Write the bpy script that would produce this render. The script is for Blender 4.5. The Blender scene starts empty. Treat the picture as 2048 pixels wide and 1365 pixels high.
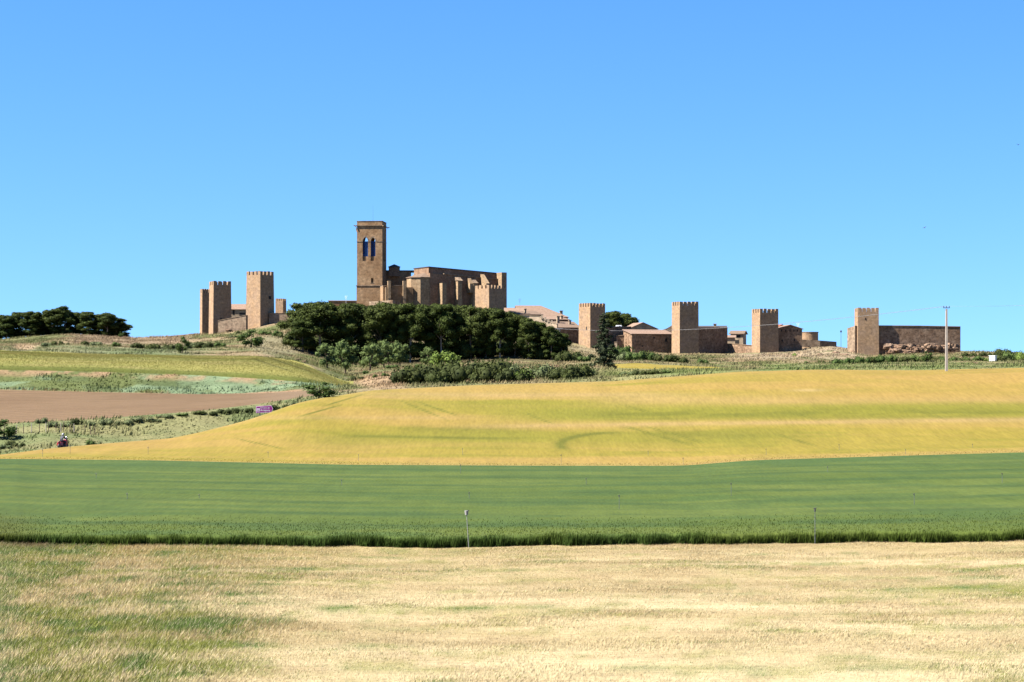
import bpy, bmesh, math, random
import numpy as np
random.seed(7); rng = np.random.default_rng(11)
R = math.radians
C = bpy.context.scene.collection
SC = bpy.context.scene

# ------------------------------------------------------------------ camera, sky, sun
F = 70.0/36.0*2048.0; HY = 760.0; CZ = 10.0          # focal length in photo pixels, eye level row, eye height
cam = bpy.data.cameras.new('camera'); co = bpy.data.objects.new('camera', cam); C.objects.link(co)
co.location = (0, 0, CZ); co.rotation_euler = (R(90), 0, 0)
cam.lens = 70; cam.sensor_width = 36; cam.shift_y = (HY-682.5)/2048.0; cam.clip_start = 0.5; cam.clip_end = 20000
SC.camera = co
SUN_A, SUN_E = 16.0, 50.0                             # sun stands to the left, a little in front
sx, sy, sz = -math.cos(R(SUN_A))*math.cos(R(SUN_E)), -math.sin(R(SUN_A))*math.cos(R(SUN_E)), math.sin(R(SUN_E))
w = bpy.data.worlds.new("World"); SC.world = w; w.use_nodes = True
nt = w.node_tree; nt.nodes.clear()
sky = nt.nodes.new('ShaderNodeTexSky'); sky.sky_type = 'NISHITA'; sky.sun_disc = False
sky.sun_elevation = R(SUN_E); sky.sun_rotation = math.atan2(sx, sy) % (2*math.pi)
sky.altitude = 600; sky.air_density = 1.0; sky.dust_density = 0.15; sky.ozone_density = 3.0
hs = nt.nodes.new('ShaderNodeHueSaturation'); hs.inputs['Saturation'].default_value = 1.27
bg = nt.nodes.new('ShaderNodeBackground'); bg.inputs[1].default_value = 0.05
wo = nt.nodes.new('ShaderNodeOutputWorld')
tcw = nt.nodes.new('ShaderNodeTexCoord'); mpw = nt.nodes.new('ShaderNodeMapping'); mpw.vector_type = 'POINT'
mpw.inputs['Location'].default_value = (0, 0, .115); mpw.inputs['Scale'].default_value = (1, 1, .9)     # thin clear air: the pale band sits below the horizon
nt.links.new(tcw.outputs['Generated'], mpw.inputs['Vector']); nt.links.new(mpw.outputs[0], sky.inputs['Vector'])
nt.links.new(sky.outputs[0], hs.inputs['Color']); tn = nt.nodes.new('ShaderNodeMixRGB'); tn.blend_type = 'MULTIPLY'; tn.inputs[0].default_value = 1; tn.inputs[2].default_value = (.87, .94, 1.06, 1)
nt.links.new(hs.outputs[0], tn.inputs[1]); nt.links.new(tn.outputs[0], bg.inputs[0]); nt.links.new(bg.outputs[0], wo.inputs[0])
sl = bpy.data.lights.new('sun', 'SUN'); sl.energy = 5.0; sl.angle = R(0.5); sl.color = (1.0, 0.95, 0.87)
so = bpy.data.objects.new('sun', sl); C.objects.link(so); so.location = (-60, -20, 90)
from mathutils import Vector
so.rotation_euler = Vector((sx, sy, sz)).to_track_quat('Z', 'Y').to_euler()
SC.view_settings.view_transform = 'Standard'; SC.view_settings.look = 'None'
SC.view_settings.exposure = 2.2; SC.view_settings.gamma = 1.0

# ------------------------------------------------------------------ helpers
def P(x, y, D): return np.array([(x-1024)/F*D, D, CZ+(HY-y)/F*D])
def hsh(ix, iy, s):
    n = (ix.astype(np.int64)*374761393 + iy.astype(np.int64)*668265263 + s*974634777) & 0xffffffff
    n = ((n ^ (n >> 13))*1274126177) & 0xffffffff
    return ((n ^ (n >> 16)) & 0xffffff)/float(0xffffff)
def vn(x, y, s=0):
    x = np.asarray(x, float); y = np.asarray(y, float)
    ix = np.floor(x); iy = np.floor(y); fx = x-ix; fy = y-iy
    fx = fx*fx*(3-2*fx); fy = fy*fy*(3-2*fy)
    a = hsh(ix, iy, s); b = hsh(ix+1, iy, s); c = hsh(ix, iy+1, s); d = hsh(ix+1, iy+1, s)
    return (a*(1-fx)+b*fx)*(1-fy)+(c*(1-fx)+d*fx)*fy
def fbm(x, y, o=4, s=0):
    r = 0; a = .5; t = 0
    for k in range(o):
        r = r+a*vn(np.asarray(x)*2**k, np.asarray(y)*2**k, s+k*17); t += a; a *= .5
    return r/t
def ss(a, b, x): t = np.clip((x-a)/(b-a), 0, 1); return t*t*(3-2*t)
def tag(o, label=None, cat=None, group=None, kind=None):
    if label: o['label'] = label
    if cat: o['category'] = cat
    if group: o['group'] = group
    if kind: o['kind'] = kind
    return o
def empty(name, loc, rz=0):
    o = bpy.data.objects.new(name, None); C.objects.link(o); o.location = tuple(float(v) for v in loc)
    o.rotation_euler.z = rz; o.empty_display_size = .5; return o
def mesh_np(name, V, faces, mat, col=None, smooth=False, parent=None):
    """V (n,3); faces (m,k) array of equal size"""
    me = bpy.data.meshes.new(name); V = np.ascontiguousarray(V, np.float32); faces = np.ascontiguousarray(faces, np.int32)
    m, k = faces.shape
    me.vertices.add(len(V)); me.vertices.foreach_set('co', V.ravel())
    me.loops.add(m*k); me.loops.foreach_set('vertex_index', faces.ravel())
    me.polygons.add(m); me.polygons.foreach_set('loop_start', np.arange(0, m*k, k, dtype=np.int32))
    if smooth: me.polygons.foreach_set('use_smooth', np.ones(m, bool))
    me.update(calc_edges=True)
    if col is not None:
        a = me.color_attributes.new('Col', 'FLOAT_COLOR', 'POINT')
        c4 = np.ones((len(V), 4), np.float32); c4[:, :3] = np.clip(col, 0, 1); a.data.foreach_set('color', c4.ravel())
    me.materials.append(mat)
    o = bpy.data.objects.new(name, me); C.objects.link(o)
    if parent: o.parent = parent
    return o
class MB:
    """collects solids in world space, builds one mesh relative to its parent"""
    def __init__(s): s.v = []; s.f = []
    def add(s, vs, fs):
        b = len(s.v); s.v += [tuple(float(c) for c in p) for p in vs]; s.f += [tuple(b+i for i in f) for f in fs]; return s
    def prism(s, bot, top):
        n = len(bot); vs = list(bot)+list(top)
        fs = [tuple(range(n))[::-1], tuple(range(n, 2*n))]+[(i, (i+1) % n, n+(i+1) % n, n+i) for i in range(n)]
        return s.add(vs, fs)
    def poly(s, pts2, z0, z1): return s.prism([(p[0], p[1], z0) for p in pts2], [(p[0], p[1], z1) for p in pts2])
    def box(s, o, ux, uy, a0, a1, b0, b1, z0, z1):
        """box in a frame: origin o(2d), axes ux, uy(2d)"""
        q = lambda a, b: (o[0]+ux[0]*a+uy[0]*b, o[1]+ux[1]*a+uy[1]*b)
        return s.poly([q(a0, b0), q(a1, b0), q(a1, b1), q(a0, b1)], z0, z1)
    def tube(s, p0, p1, r0, r1=None, n=8):
        r1 = r0 if r1 is None else r1
        p0 = Vector(p0); p1 = Vector(p1); d = (p1-p0).normalized()
        a = d.cross(Vector((0, 0, 1)) if abs(d.z) < .9 else Vector((1, 0, 0))).normalized(); b = d.cross(a)
        ring = lambda p, r: [p+a*math.cos(t)*r+b*math.sin(t)*r for t in [2*math.pi*i/n for i in range(n)]]
        return s.prism(ring(p0, r0), ring(p1, r1))
    def build(s, name, mat, parent=None, smooth=False, bevel=0):
        off = Vector(parent.matrix_world.translation) if parent else Vector((0, 0, 0))
        if parent:
            p = parent; off = Vector((0, 0, 0))
            while p: off += p.location; p = p.parent
        me = bpy.data.meshes.new(name)
        me.from_pydata([(v[0]-off.x, v[1]-off.y, v[2]-off.z) for v in s.v], [], s.f)
        bm = bmesh.new(); bm.from_mesh(me); bmesh.ops.recalc_face_normals(bm, faces=bm.faces[:])
        uv = bm.loops.layers.uv.new('UVMap')
        for f in bm.faces:
            n = f.normal
            if abs(n.z) < .75:
                t = Vector((0, 0, 1)).cross(n); t.normalize()
                for l in f.loops: l[uv].uv = (l.vert.co.dot(t)+off.x*t.x+off.y*t.y, l.vert.co.z+off.z)
            else:
                for l in f.loops: l[uv].uv = (l.vert.co.x, l.vert.co.y)
            f.smooth = smooth
        bm.to_mesh(me); bm.free(); me.materials.append(mat)
        o = bpy.data.objects.new(name, me); C.objects.link(o)
        if parent: o.parent = parent
        if bevel:
            b = o.modifiers.new('b', 'BEVEL'); b.width = bevel; b.segments = 2
        return o

# ------------------------------------------------------------------ materials
def newmat(name):
    m = bpy.data.materials.new(name); m.use_nodes = True; t = m.node_tree; b = t.nodes['Principled BSDF']
    b.inputs['Roughness'].default_value = .9; b.inputs['Specular IOR Level'].default_value = .15
    return m, t, b
def nd(t, ty, **k):
    n = t.nodes.new(ty)
    for a, v in k.items():
        if a in n.inputs.keys(): n.inputs[a].default_value = v
        else: setattr(n, a, v)
    return n
def ramp(t, fac, stops):
    r = t.nodes.new('ShaderNodeValToRGB'); t.links.new(fac, r.inputs[0]); e = r.color_ramp.elements
    while len(e) < len(stops): e.new(.5)
    for k, (p, c) in enumerate(stops): e[k].position = p; e[k].color = (*c, 1) if len(c) == 3 else c
    return r.outputs[0]
def mul(t, a, b, f=1.0, mode='MULTIPLY'):
    m = t.nodes.new('ShaderNodeMixRGB'); m.blend_type = mode; m.inputs[0].default_value = f
    t.links.new(a, m.inputs[1])
    if hasattr(b, 'node'): t.links.new(b, m.inputs[2])
    else: m.inputs[2].default_value = (*b, 1)
    return m.outputs[0]
def plain(name, col, rough=.7, metal=0, spec=.3, vary=.25, scale=3.0):
    col = tuple(c*(.5 if max(col) < .6 else .7) for c in col)
    m, t, b = newmat(name)
    tc = nd(t, 'ShaderNodeTexCoord'); n = nd(t, 'ShaderNodeTexNoise', Scale=scale, Detail=4.0); t.links.new(tc.outputs['Object'], n.inputs['Vector'])
    lo = tuple(c*(1-vary) for c in col); hi = tuple(min(1, c*(1+vary)) for c in col)
    t.links.new(ramp(t, n.outputs[0], [(.3, lo), (.7, hi)]), b.inputs['Base Color'])
    b.inputs['Roughness'].default_value = rough; b.inputs['Metallic'].default_value = metal; b.inputs['Specular IOR Level'].default_value = spec
    return m
def field_mat(name, fine=2.0, contrast=.35, sx_=1.0, sy_=1.0, trans=0.0, bump=.0, furrow=None):
    """uses the vertex colour (what is sown or grows there) times fine procedural mottling"""
    m, t, b = newmat(name)
    at = nd(t, 'ShaderNodeAttribute'); at.attribute_name = 'Col'
    ge = nd(t, 'ShaderNodeNewGeometry'); mp = nd(t, 'ShaderNodeMapping'); mp.inputs['Scale'].default_value = (sx_, sy_, 1)
    t.links.new(ge.outputs['Position'], mp.inputs['Vector'])
    n1 = nd(t, 'ShaderNodeTexNoise', Scale=fine, Detail=5.0, Roughness=.65); t.links.new(mp.outputs[0], n1.inputs['Vector'])
    lo = (1-contrast,)*3; hi = (1+contrast,)*3
    r = ramp(t, n1.outputs[0], [(.32, lo), (.68, (min(1, hi[0]),)*3)])
    c = mul(t, at.outputs['Color'], r)
    n2 = nd(t, 'ShaderNodeTexNoise', Scale=fine*.13, Detail=3.0); t.links.new(mp.outputs[0], n2.inputs['Vector'])
    c = mul(t, c, ramp(t, n2.outputs[0], [(.3, (.86, .88, .84)), (.7, (1, 1, 1))]))
    if furrow:
        wv = nd(t, 'ShaderNodeTexWave', Scale=furrow, Distortion=2.5, Detail=2.0); wv.bands_direction = 'Y'; wv.inputs['Detail Scale'].default_value = .6
        t.links.new(mp.outputs[0], wv.inputs['Vector'])
        c = mul(t, c, ramp(t, wv.outputs[0], [(.1, (.8, .79, .78)), (.6, (1, 1, 1))]))
    t.links.new(c, b.inputs['Base Color']); b.inputs['Specular IOR Level'].default_value = .08
    if bump:
        bp = nd(t, 'ShaderNodeBump', Strength=bump, Distance=.25); t.links.new(n1.outputs[0], bp.inputs['Height']); t.links.new(bp.outputs[0], b.inputs['Normal'])
    if trans:
        tr = nd(t, 'ShaderNodeBsdfTranslucent'); t.links.new(c, tr.inputs[0]); mx = nd(t, 'ShaderNodeMixShader'); mx.inputs[0].default_value = trans
        out = t.nodes['Material Output']; t.links.new(b.outputs[0], mx.inputs[1]); t.links.new(tr.outputs[0], mx.inputs[2]); t.links.new(mx.outputs[0], out.inputs[0])
    return m
M = {}
M['ground'] = field_mat('ground_cover', 1.6, .45, bump=.35)
M['stubble'] = field_mat('dry_grass', 2.4, .38, .45, 2.6, bump=.8)
M['green'] = field_mat('green_wheat', 2.2, .30, 2.6, .28)
M['yellow'] = field_mat('ripening_barley', 1.8, .24, 1.7, .16)
M['plough'] = field_mat('ploughed_soil', 2.6, .3, 1, 1, bump=.5, furrow=.08)
M['blade'] = field_mat('grass_blade', 3.0, .2, trans=.35)
M['blade_green'] = field_mat('wheat_blade', 3.0, .2, trans=.3)
M['plain'] = plain('plain_soil', (.22, .19, .10), .95, scale=.01)

def stone_mat(name, c1, c2, c3, mortar, rowh=.42, blotch=.35, stain=.3, noisy=.35):
    c1, c2, c3, mortar = [(c[0]*.55, c[1]*.54, c[2]*.515) for c in (c1, c2, c3, mortar)]
    m, t, b = newmat(name)
    uv = nd(t, 'ShaderNodeTexCoord')
    br = nd(t, 'ShaderNodeTexBrick', Scale=1.0); br.inputs['Brick Width'].default_value = rowh*2.0; br.inputs['Row Height'].default_value = rowh
    br.inputs['Mortar Size'].default_value = .03; br.inputs['Color1'].default_value = (*c1, 1); br.inputs['Color2'].default_value = (*c2, 1); br.inputs['Mortar'].default_value = (*mortar, 1)
    t.links.new(uv.outputs['UV'], br.inputs['Vector'])
    n1 = nd(t, 'ShaderNodeTexNoise', Scale=blotch, Detail=6.0, Roughness=.6); t.links.new(uv.outputs['UV'], n1.inputs['Vector'])
    mx = nd(t, 'ShaderNodeMixRGB'); t.links.new(ramp(t, n1.outputs[0], [(.42, (0, 0, 0)), (.62, (1, 1, 1))]), mx.inputs[0])
    t.links.new(br.outputs[0], mx.inputs[1]); mx.inputs[2].default_value = (*c3, 1)
    n2 = nd(t, 'ShaderNodeTexNoise', Scale=1.3, Detail=8.0, Roughness=.8); t.links.new(uv.outputs['UV'], n2.inputs['Vector'])
    c = mul(t, mx.outputs[0], ramp(t, n2.outputs[0], [(.36, (1-noisy*1.5,)*3), (.60, (1.1, 1.08, 1.06))]))
    mp = nd(t, 'ShaderNodeMapping'); mp.inputs['Scale'].default_value = (.5, .22, 1); t.links.new(uv.outputs['UV'], mp.inputs['Vector'])
    n3 = nd(t, 'ShaderNodeTexNoise', Scale=1.0, Detail=4.0); t.links.new(mp.outputs[0], n3.inputs['Vector'])
    c = mul(t, c, ramp(t, n3.outputs[0], [(.35, (1-.45*stain, 1-.5*stain, 1-.52*stain)), (.6, (1, 1, 1))]))
    t.links.new(c, b.inputs['Base Color'])
    bp = nd(t, 'ShaderNodeBump', Strength=.6, Distance=.08); t.links.new(n2.outputs[0], bp.inputs['Height']); t.links.new(bp.outputs[0], b.inputs['Normal'])
    return m
M['stone'] = stone_mat('tower_rubble_stone', (.50, .34, .205), (.44, .29, .175), (.40, .28, .19), (.34, .24, .155), noisy=.3)
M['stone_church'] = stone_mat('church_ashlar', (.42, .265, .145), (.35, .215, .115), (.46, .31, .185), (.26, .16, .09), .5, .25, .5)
M['stone_buttress'] = stone_mat('sunlit_ashlar', (.50, .37, .235), (.44, .31, .19), (.40, .28, .17), (.33, .23, .14), .5, .25, .4)  # church ashlar lightened, sunlight on buttresses and apse painted into the colour
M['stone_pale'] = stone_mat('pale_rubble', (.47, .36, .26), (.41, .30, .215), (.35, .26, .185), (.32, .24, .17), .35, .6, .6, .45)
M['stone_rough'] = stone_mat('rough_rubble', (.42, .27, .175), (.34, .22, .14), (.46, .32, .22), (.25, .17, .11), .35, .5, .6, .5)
M['plaster'] = stone_mat('old_plaster', (.52, .42, .30), (.50, .40, .29), (.42, .33, .24), (.48, .38, .27), .6, .4, .5, .3)
M['cream'] = stone_mat('cream_render', (.62, .50, .37), (.60, .48, .35), (.54, .42, .30), (.56, .44, .32), .6, .3, .3, .2)
def roof_mat(name, c1, c2):
    c1, c2 = [(c[0]*.37, c[1]*.335, c[2]*.31) for c in (c1, c2)]
    m, t, b = newmat(name)
    uv = nd(t, 'ShaderNodeTexCoord'); wv = nd(t, 'ShaderNodeTexWave', Scale=1.3, Distortion=.6); t.links.new(uv.outputs['Object'], wv.inputs['Vector'])
    n = nd(t, 'ShaderNodeTexNoise', Scale=1.6, Detail=6.0, Roughness=.75); t.links.new(uv.outputs['Object'], n.inputs['Vector'])
    c = ramp(t, n.outputs[0], [(.33, c1), (.66, c2)])
    c = mul(t, c, ramp(t, wv.outputs[0], [(.0, (.72, .7, .7)), (.6, (1, 1, 1))]))
    t.links.new(c, b.inputs['Base Color'])
    bp = nd(t, 'ShaderNodeBump', Strength=.5, Distance=.1); t.links.new(wv.outputs[0], bp.inputs['Height']); t.links.new(bp.outputs[0], b.inputs['Normal'])
    return m
M['tile'] = roof_mat('clay_tile', (.38, .27, .20), (.56, .43, .34))
M['tile_dull'] = roof_mat('weathered_tile', (.27, .20, .15), (.42, .33, .25))
M['tile_red'] = roof_mat('red_tile', (.40, .13, .07), (.50, .22, .13))
M['lead'] = plain('dark_roof_edge', (.07, .055, .05), .8)
M['dark'] = plain('dark_opening', (.02, .018, .018), .9)
M['glass'] = plain('window_glass', (.03, .04, .055), .15, 0, .5)
M['rock'] = stone_mat('outcrop_rock', (.42, .30, .22), (.38, .26, .18), (.28, .17, .11), (.3, .2, .14), 1.2, .35, .6, .5)
def leaf_mat(name, c1, c2, trans=.22, sc=.9):
    c1, c2 = tuple(c*.5 for c in c1), tuple(c*.5 for c in c2)
    m, t, b = newmat(name)
    tc = nd(t, 'ShaderNodeTexCoord'); oi = nd(t, 'ShaderNodeObjectInfo')
    ad = nd(t, 'ShaderNodeVectorMath'); ad.operation = 'ADD'; t.links.new(tc.outputs['Object'], ad.inputs[0]); t.links.new(oi.outputs['Location'], ad.inputs[1])
    n = nd(t, 'ShaderNodeTexNoise', Scale=sc, Detail=5.0, Roughness=.7); t.links.new(ad.outputs[0], n.inputs['Vector'])
    c = ramp(t, n.outputs[0], [(.34, c1), (.66, c2)])
    rv = ramp(t, oi.outputs['Random'], [(0, (.78, .86, .8)), (1, (1, 1, 1))]); c = mul(t, c, rv)
    t.links.new(c, b.inputs['Base Color']); b.inputs['Specular IOR Level'].default_value = .12; b.inputs['Roughness'].default_value = .8
    tr = nd(t, 'ShaderNodeBsdfTranslucent'); t.links.new(c, tr.inputs[0]); mx = nd(t, 'ShaderNodeMixShader'); mx.inputs[0].default_value = trans
    out = t.nodes['Material Output']; t.links.new(b.outputs[0], mx.inputs[1]); t.links.new(tr.outputs[0], mx.inputs[2]); t.links.new(mx.outputs[0], out.inputs[0])
    return m
M['pine'] = leaf_mat('pine_needles', (.026, .038, .009), (.115, .145, .025))
M['fir'] = leaf_mat('fir_needles', (.025, .035, .018), (.075, .09, .04))
M['olive'] = leaf_mat('almond_leaves', (.11, .15, .045), (.22, .28, .09), .3)
M['bush_dark'] = leaf_mat('bramble_leaves', (.034, .045, .011), (.095, .112, .026))
M['bush_green'] = leaf_mat('bush_leaves', (.05, .09, .02), (.13, .18, .045))
M['bush_lime'] = leaf_mat('lime_leaves', (.13, .19, .03), (.24, .32, .07), .3)
M['bush_grey'] = leaf_mat('grey_scrub', (.11, .14, .055), (.22, .24, .11))
M['bush_dry'] = leaf_mat('dry_scrub', (.26, .17, .09), (.40, .28, .16))
M['bark'] = plain('bark', (.16, .11, .075), .95, vary=.4)
M['bark_pale'] = plain('pale_bark', (.34, .27, .21), .95, vary=.3)
M['metal'] = plain('galvanised_metal', (.24, .25, .26), .5, .5)
M['metal_dark'] = plain('dark_metal', (.09, .09, .095), .5, .4)
M['conc'] = plain('concrete', (.50, .43, .36), .9, vary=.12)
M['conc_grey'] = plain('grey_concrete', (.36, .35, .34), .9, vary=.15)
M['white'] = plain('white_paint', (.78, .78, .78), .5, vary=.05)
M['cable'] = plain('aluminium_cable', (.30, .28, .27), .5, .0)
M['asphalt'] = field_mat('asphalt', 6, .2)

# ------------------------------------------------------------------ terrain
cx = np.concatenate([[-9000, -5500, -3200, -1900, -1200, -800, -560], np.arange(-420, 2480, 7.0), [2640, 2900, 3400, 4300, 6000, 9500]])
NC = len(cx)
def curve(pts, sm=5):
    a = np.array(pts, float)
    y = np.interp(cx, a[:, 0], a[:, 1]); D = np.interp(cx, a[:, 0], a[:, 2])
    k = np.hanning(2*sm+3)[1:-1]; k /= k.sum()
    f = lambda v: np.convolve(np.pad(v, sm, 'edge'), k, 'valid')
    y = f(y); D = f(D)
    return D, CZ+(HY-y)/F*D
wob = (fbm(cx*.02, cx*0+3.3, 4, 5)-.5)
kn = []
def K(D, z): kn.append((np.broadcast_to(D, (NC,)).astype(float), np.broadcast_to(z, (NC,)).astype(float)))
K(3., .85); K(50., .85)
D1, z1 = curve([(-400, 1088, 110), (0, 1088, 110), (120, 1093, 110), (400, 1091, 110), (900, 1095, 110), (1200, 1090, 110), (1600, 1088, 110), (2048, 1082, 110), (2400, 1078, 110)])
D1 = D1+wob*2.2+.5*(fbm(cx*.09, cx*0+1.3, 2, 8)-.5)
K(D1, z1); K(D1+.35, z1+.52)
D2, z2 = curve([(-400, 918, 200), (0, 918, 200), (300, 921, 200), (700, 930, 200), (1100, 932, 200), (1366, 932, 200), (1500, 921, 203), (1800, 912, 206), (2048, 905, 210), (2400, 900, 210)], 8)
K(D2, z2)
c3pts = [(-400, 930, 209), (0, 910, 216), (102, 897, 222), (205, 888, 230), (342, 877, 238), (400, 865, 242), (444, 854, 246), (480, 845, 249), (525, 831, 254), (560, 818, 259), (600, 805, 265), (640, 797, 270), (682, 791, 277), (742, 781, 285), (802, 778, 290), (963, 770, 298), (1224, 763, 304), (1385, 751, 309), (1473, 744, 311), (1626, 740, 312), (1828, 741, 312), (2048, 736, 312), (2400, 734, 312)]
D3, z3 = curve(c3pts, 3)
K(D3, z3); K(D3+1.5, z3-.40); K(D3+3, z3-.5); K(D3+9, z3-.45)
D4, z4 = curve([(-400, 852, 262), (0, 848, 262), (200, 838, 262), (400, 822, 268), (520, 808, 276), (620, 793, 290), (700, 782, 300), (760, 776, 306), (850, 772, 312), (1000, 767, 320), (1200, 757, 322), (1300, 750, 326), (1400, 743, 330), (1700, 738, 332), (2048, 735, 332), (2400, 733, 332)])
K(D4, z4)
D5, z5 = curve([(-400, 776, 345), (0, 780, 345), (200, 785, 345), (400, 789, 345), (520, 787, 342), (620, 782, 338), (700, 778, 338), (760, 768, 345), (850, 762, 345), (1000, 756, 345), (1200, 750, 348), (1300, 748, 350), (1400, 742, 352), (1700, 736, 352), (2048, 733, 352), (2400, 731, 352)])
K(D5, z5)
D6, z6 = curve([(-400, 734, 365), (0, 740, 365), (200, 744, 365), (400, 751, 365), (520, 758, 362), (600, 764, 360), (650, 770, 362), (700, 776, 365), (760, 757, 375), (850, 750, 380), (1000, 746, 380), (1200, 736, 390), (1300, 738, 392), (1400, 740, 394), (1480, 741, 394), (1700, 733, 385), (2048, 730, 385), (2400, 728, 385)])
K(D6, z6)
stp = ss(690, 600, cx)*.6+ss(1190, 1260, cx)*ss(1500, 1400, cx)*.3
K(D6+.6, z6+stp)
D7, z7 = curve([(-400, 700, 440), (0, 702, 440), (200, 708, 440), (400, 711, 438), (530, 712, 432), (600, 726, 418), (650, 748, 405), (700, 770, 395), (760, 747, 402), (850, 741, 408), (1000, 738, 410), (1200, 729, 415), (1300, 730, 418), (1400, 735, 420), (1480, 739, 420), (1700, 729, 420), (2048, 726, 415), (2400, 724, 415)])
K(D7, z7)
D8, z8 = curve([(-400, 690, 520), (0, 690, 520), (60, 694, 520), (130, 684, 520), (200, 692, 520), (320, 698, 520), (400, 692, 520), (530, 688, 520), (600, 705, 520), (700, 728, 515), (800, 729, 510), (1000, 725, 508), (1130, 726, 500), (1200, 720, 500), (1400, 718, 505), (1600, 721, 505), (1800, 722, 500), (2048, 718, 480), (2400, 716, 480)])
K(D8, z8)
D9, z9 = curve([(-400, 684, 600), (0, 682, 600), (130, 672, 600), (200, 675, 600), (260, 679, 600), (320, 677, 600), (400, 670, 600), (430, 671, 597), (480, 662, 600), (515, 655, 600), (560, 646, 602), (640, 640, 605), (1000, 655, 600), (1100, 680, 600), (1150, 690, 600), (1190, 698, 600), (1240, 706, 600), (1340, 708, 597), (1450, 708, 596), (1530, 707, 594), (1600, 703, 597), (1660, 694, 600), (1710, 704, 592), (1735, 711, 586), (1800, 706, 584), (1920, 706, 582), (2048, 713, 560), (2400, 716, 560)], 3)
K(D9, z9)
K(D9+14, z9+.8)
D10, z10 = curve([(-400, 686, 660), (260, 684, 660), (400, 672, 670), (560, 650, 670), (640, 642, 670), (1000, 650, 670), (1130, 680, 670), (1300, 700, 670), (1500, 705, 670), (1700, 705, 670), (1920, 712, 650), (2400, 722, 650)])
K(D10, z10)
K(D10+110, z10-8); K(1500., -22.); K(9000., -24.)
nrow = [4, 46, 2, 84, 100, 2, 2, 4, 26, 34, 16, 2, 36, 44, 50, 4, 12, 8, 6, 3]
zone_of = ['stubble', 'stubble', 'green', 'green', 'yellow', 'yellow', 'verge', 'road', 'verge', 'plough', 'bank', 'crop', 'crop', 'hill', 'hill', 'top', 'top', 'top', 'plain', 'plain']
KD = np.array([k[0] for k in kn]); KZ = np.array([k[1] for k in kn])
assert len(nrow) == len(kn)-1 == len(zone_of), (len(nrow), len(kn))
rows_k = []; rows_t = []
for k, n in enumerate(nrow):
    for i in range(n): rows_k.append(k); rows_t.append(i/n)
rows_k.append(len(nrow)-1); rows_t.append(1.0)
rows_k = np.array(rows_k); rows_t = np.array(rows_t); NR = len(rows_k)
G_D = KD[rows_k]*(1-rows_t[:, None])+KD[rows_k+1]*rows_t[:, None]
h = np.diff(KD, axis=0); dl = np.diff(KZ, axis=0)/h                    # monotone cubic along depth, per column
mm = np.zeros_like(KZ)
same = (dl[:-1]*dl[1:]) > 0
w1 = 2*h[1:]+h[:-1]; w2 = h[1:]+2*h[:-1]
with np.errstate(divide='ignore', invalid='ignore'):
    hm = (w1+w2)/(w1/dl[:-1]+w2/dl[1:])
mm[1:-1] = np.where(same, hm, 0); mm[0] = dl[0]; mm[-1] = dl[-1]
t_ = rows_t[:, None]; hh = h[rows_k]
G_Z = KZ[rows_k]*(2*t_**3-3*t_**2+1)+hh*mm[rows_k]*(t_**3-2*t_**2+t_)+KZ[rows_k+1]*(-2*t_**3+3*t_**2)+hh*mm[rows_k+1]*(t_**3-t_**2)
G_X = (cx[None, :]-1024)/F*G_D
zid = np.array(zone_of, dtype=object)[rows_k]
# relief: gentle swells in the fields, lumps and gullies on the hillside
for zn, amp, wl, oc in (('stubble', .10, 9, 3), ('green', .16, 14, 3), ('yellow', .5, 38, 3), ('verge', .5, 7, 4), ('plough', .25, 16, 3), ('bank', .9, 9, 4), ('crop', .35, 30, 3), ('hill', 1.5, 17, 5), ('top', 1.0, 20, 4)):
    r = np.where(zid == zn)[0]
    e = np.clip(np.minimum(rows_t[r], 1-rows_t[r])*4, 0, 1)[:, None] if zn not in ('hill', 'top') else np.ones((len(r), 1))*.6
    G_Z[r] += (fbm(G_X[r]/wl, G_D[r]/wl, oc, 31)-.5)*2*amp*e
def zone_quad(zn, xm):
    if zn == 'road': return 'road' if xm < 650 else 'hill'
    if zn == 'plough': return 'plough' if xm < 628 else 'hill'
    if zn == 'crop': return 'crop' if xm < 706 else ('strip' if 1215 < xm < 1490 else 'hill')
    if zn in ('verge', 'bank', 'top'): return 'hill'
    return zn
def gz(X, Y):
    """height of the ground at world X, Y"""
    X = np.atleast_1d(np.asarray(X, float)); Y = np.atleast_1d(np.asarray(Y, float))
    c = np.interp(1024+X*F/Y, cx, np.arange(NC)); c0 = np.clip(c.astype(int), 0, NC-2); f = c-c0
    out = np.empty(len(X)); order = np.argsort(c0, kind='stable')
    u, st = np.unique(c0[order], return_index=True); st = list(st)+[len(X)]
    for i, cc in enumerate(u):
        idx = order[st[i]:st[i+1]]
        a = np.interp(Y[idx], G_D[:, cc], G_Z[:, cc]); b = np.interp(Y[idx], G_D[:, cc+1], G_Z[:, cc+1])
        out[idx] = a*(1-f[idx])+b*f[idx]
    return out
def g1(X, Y): return float(gz([X], [Y])[0])
def on(xp, D): X = (xp-1024)/F*D; return (X, D, g1(X, D))
def mixc(a, b, t): t = np.clip(t, 0, 1)[..., None]; return np.asarray(a)*(1-t)+np.asarray(b)*t
def gauss(x, c, s): return np.exp(-((x-c)/s)**2)
def edge(name, Y, X):
    """D of knot curve at world position"""
    return np.interp(1024+X*F/Y, cx, name)
ZK = {'stubble': (.405, .405, .39), 'green': (.225, .238, .165), 'yellow': (.272, .248, .20), 'strip': (.29, .268, .225), 'plough': (.315, .325, .325), 'crop': (.34, .335, .33), 'hill': (.41, .405, .39)}
DITHER = [False]
def color(zn, X, Y, Z): return color0(zn, X, Y, Z)*np.array(ZK.get(zn, (.36, .36, .36)))
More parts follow.
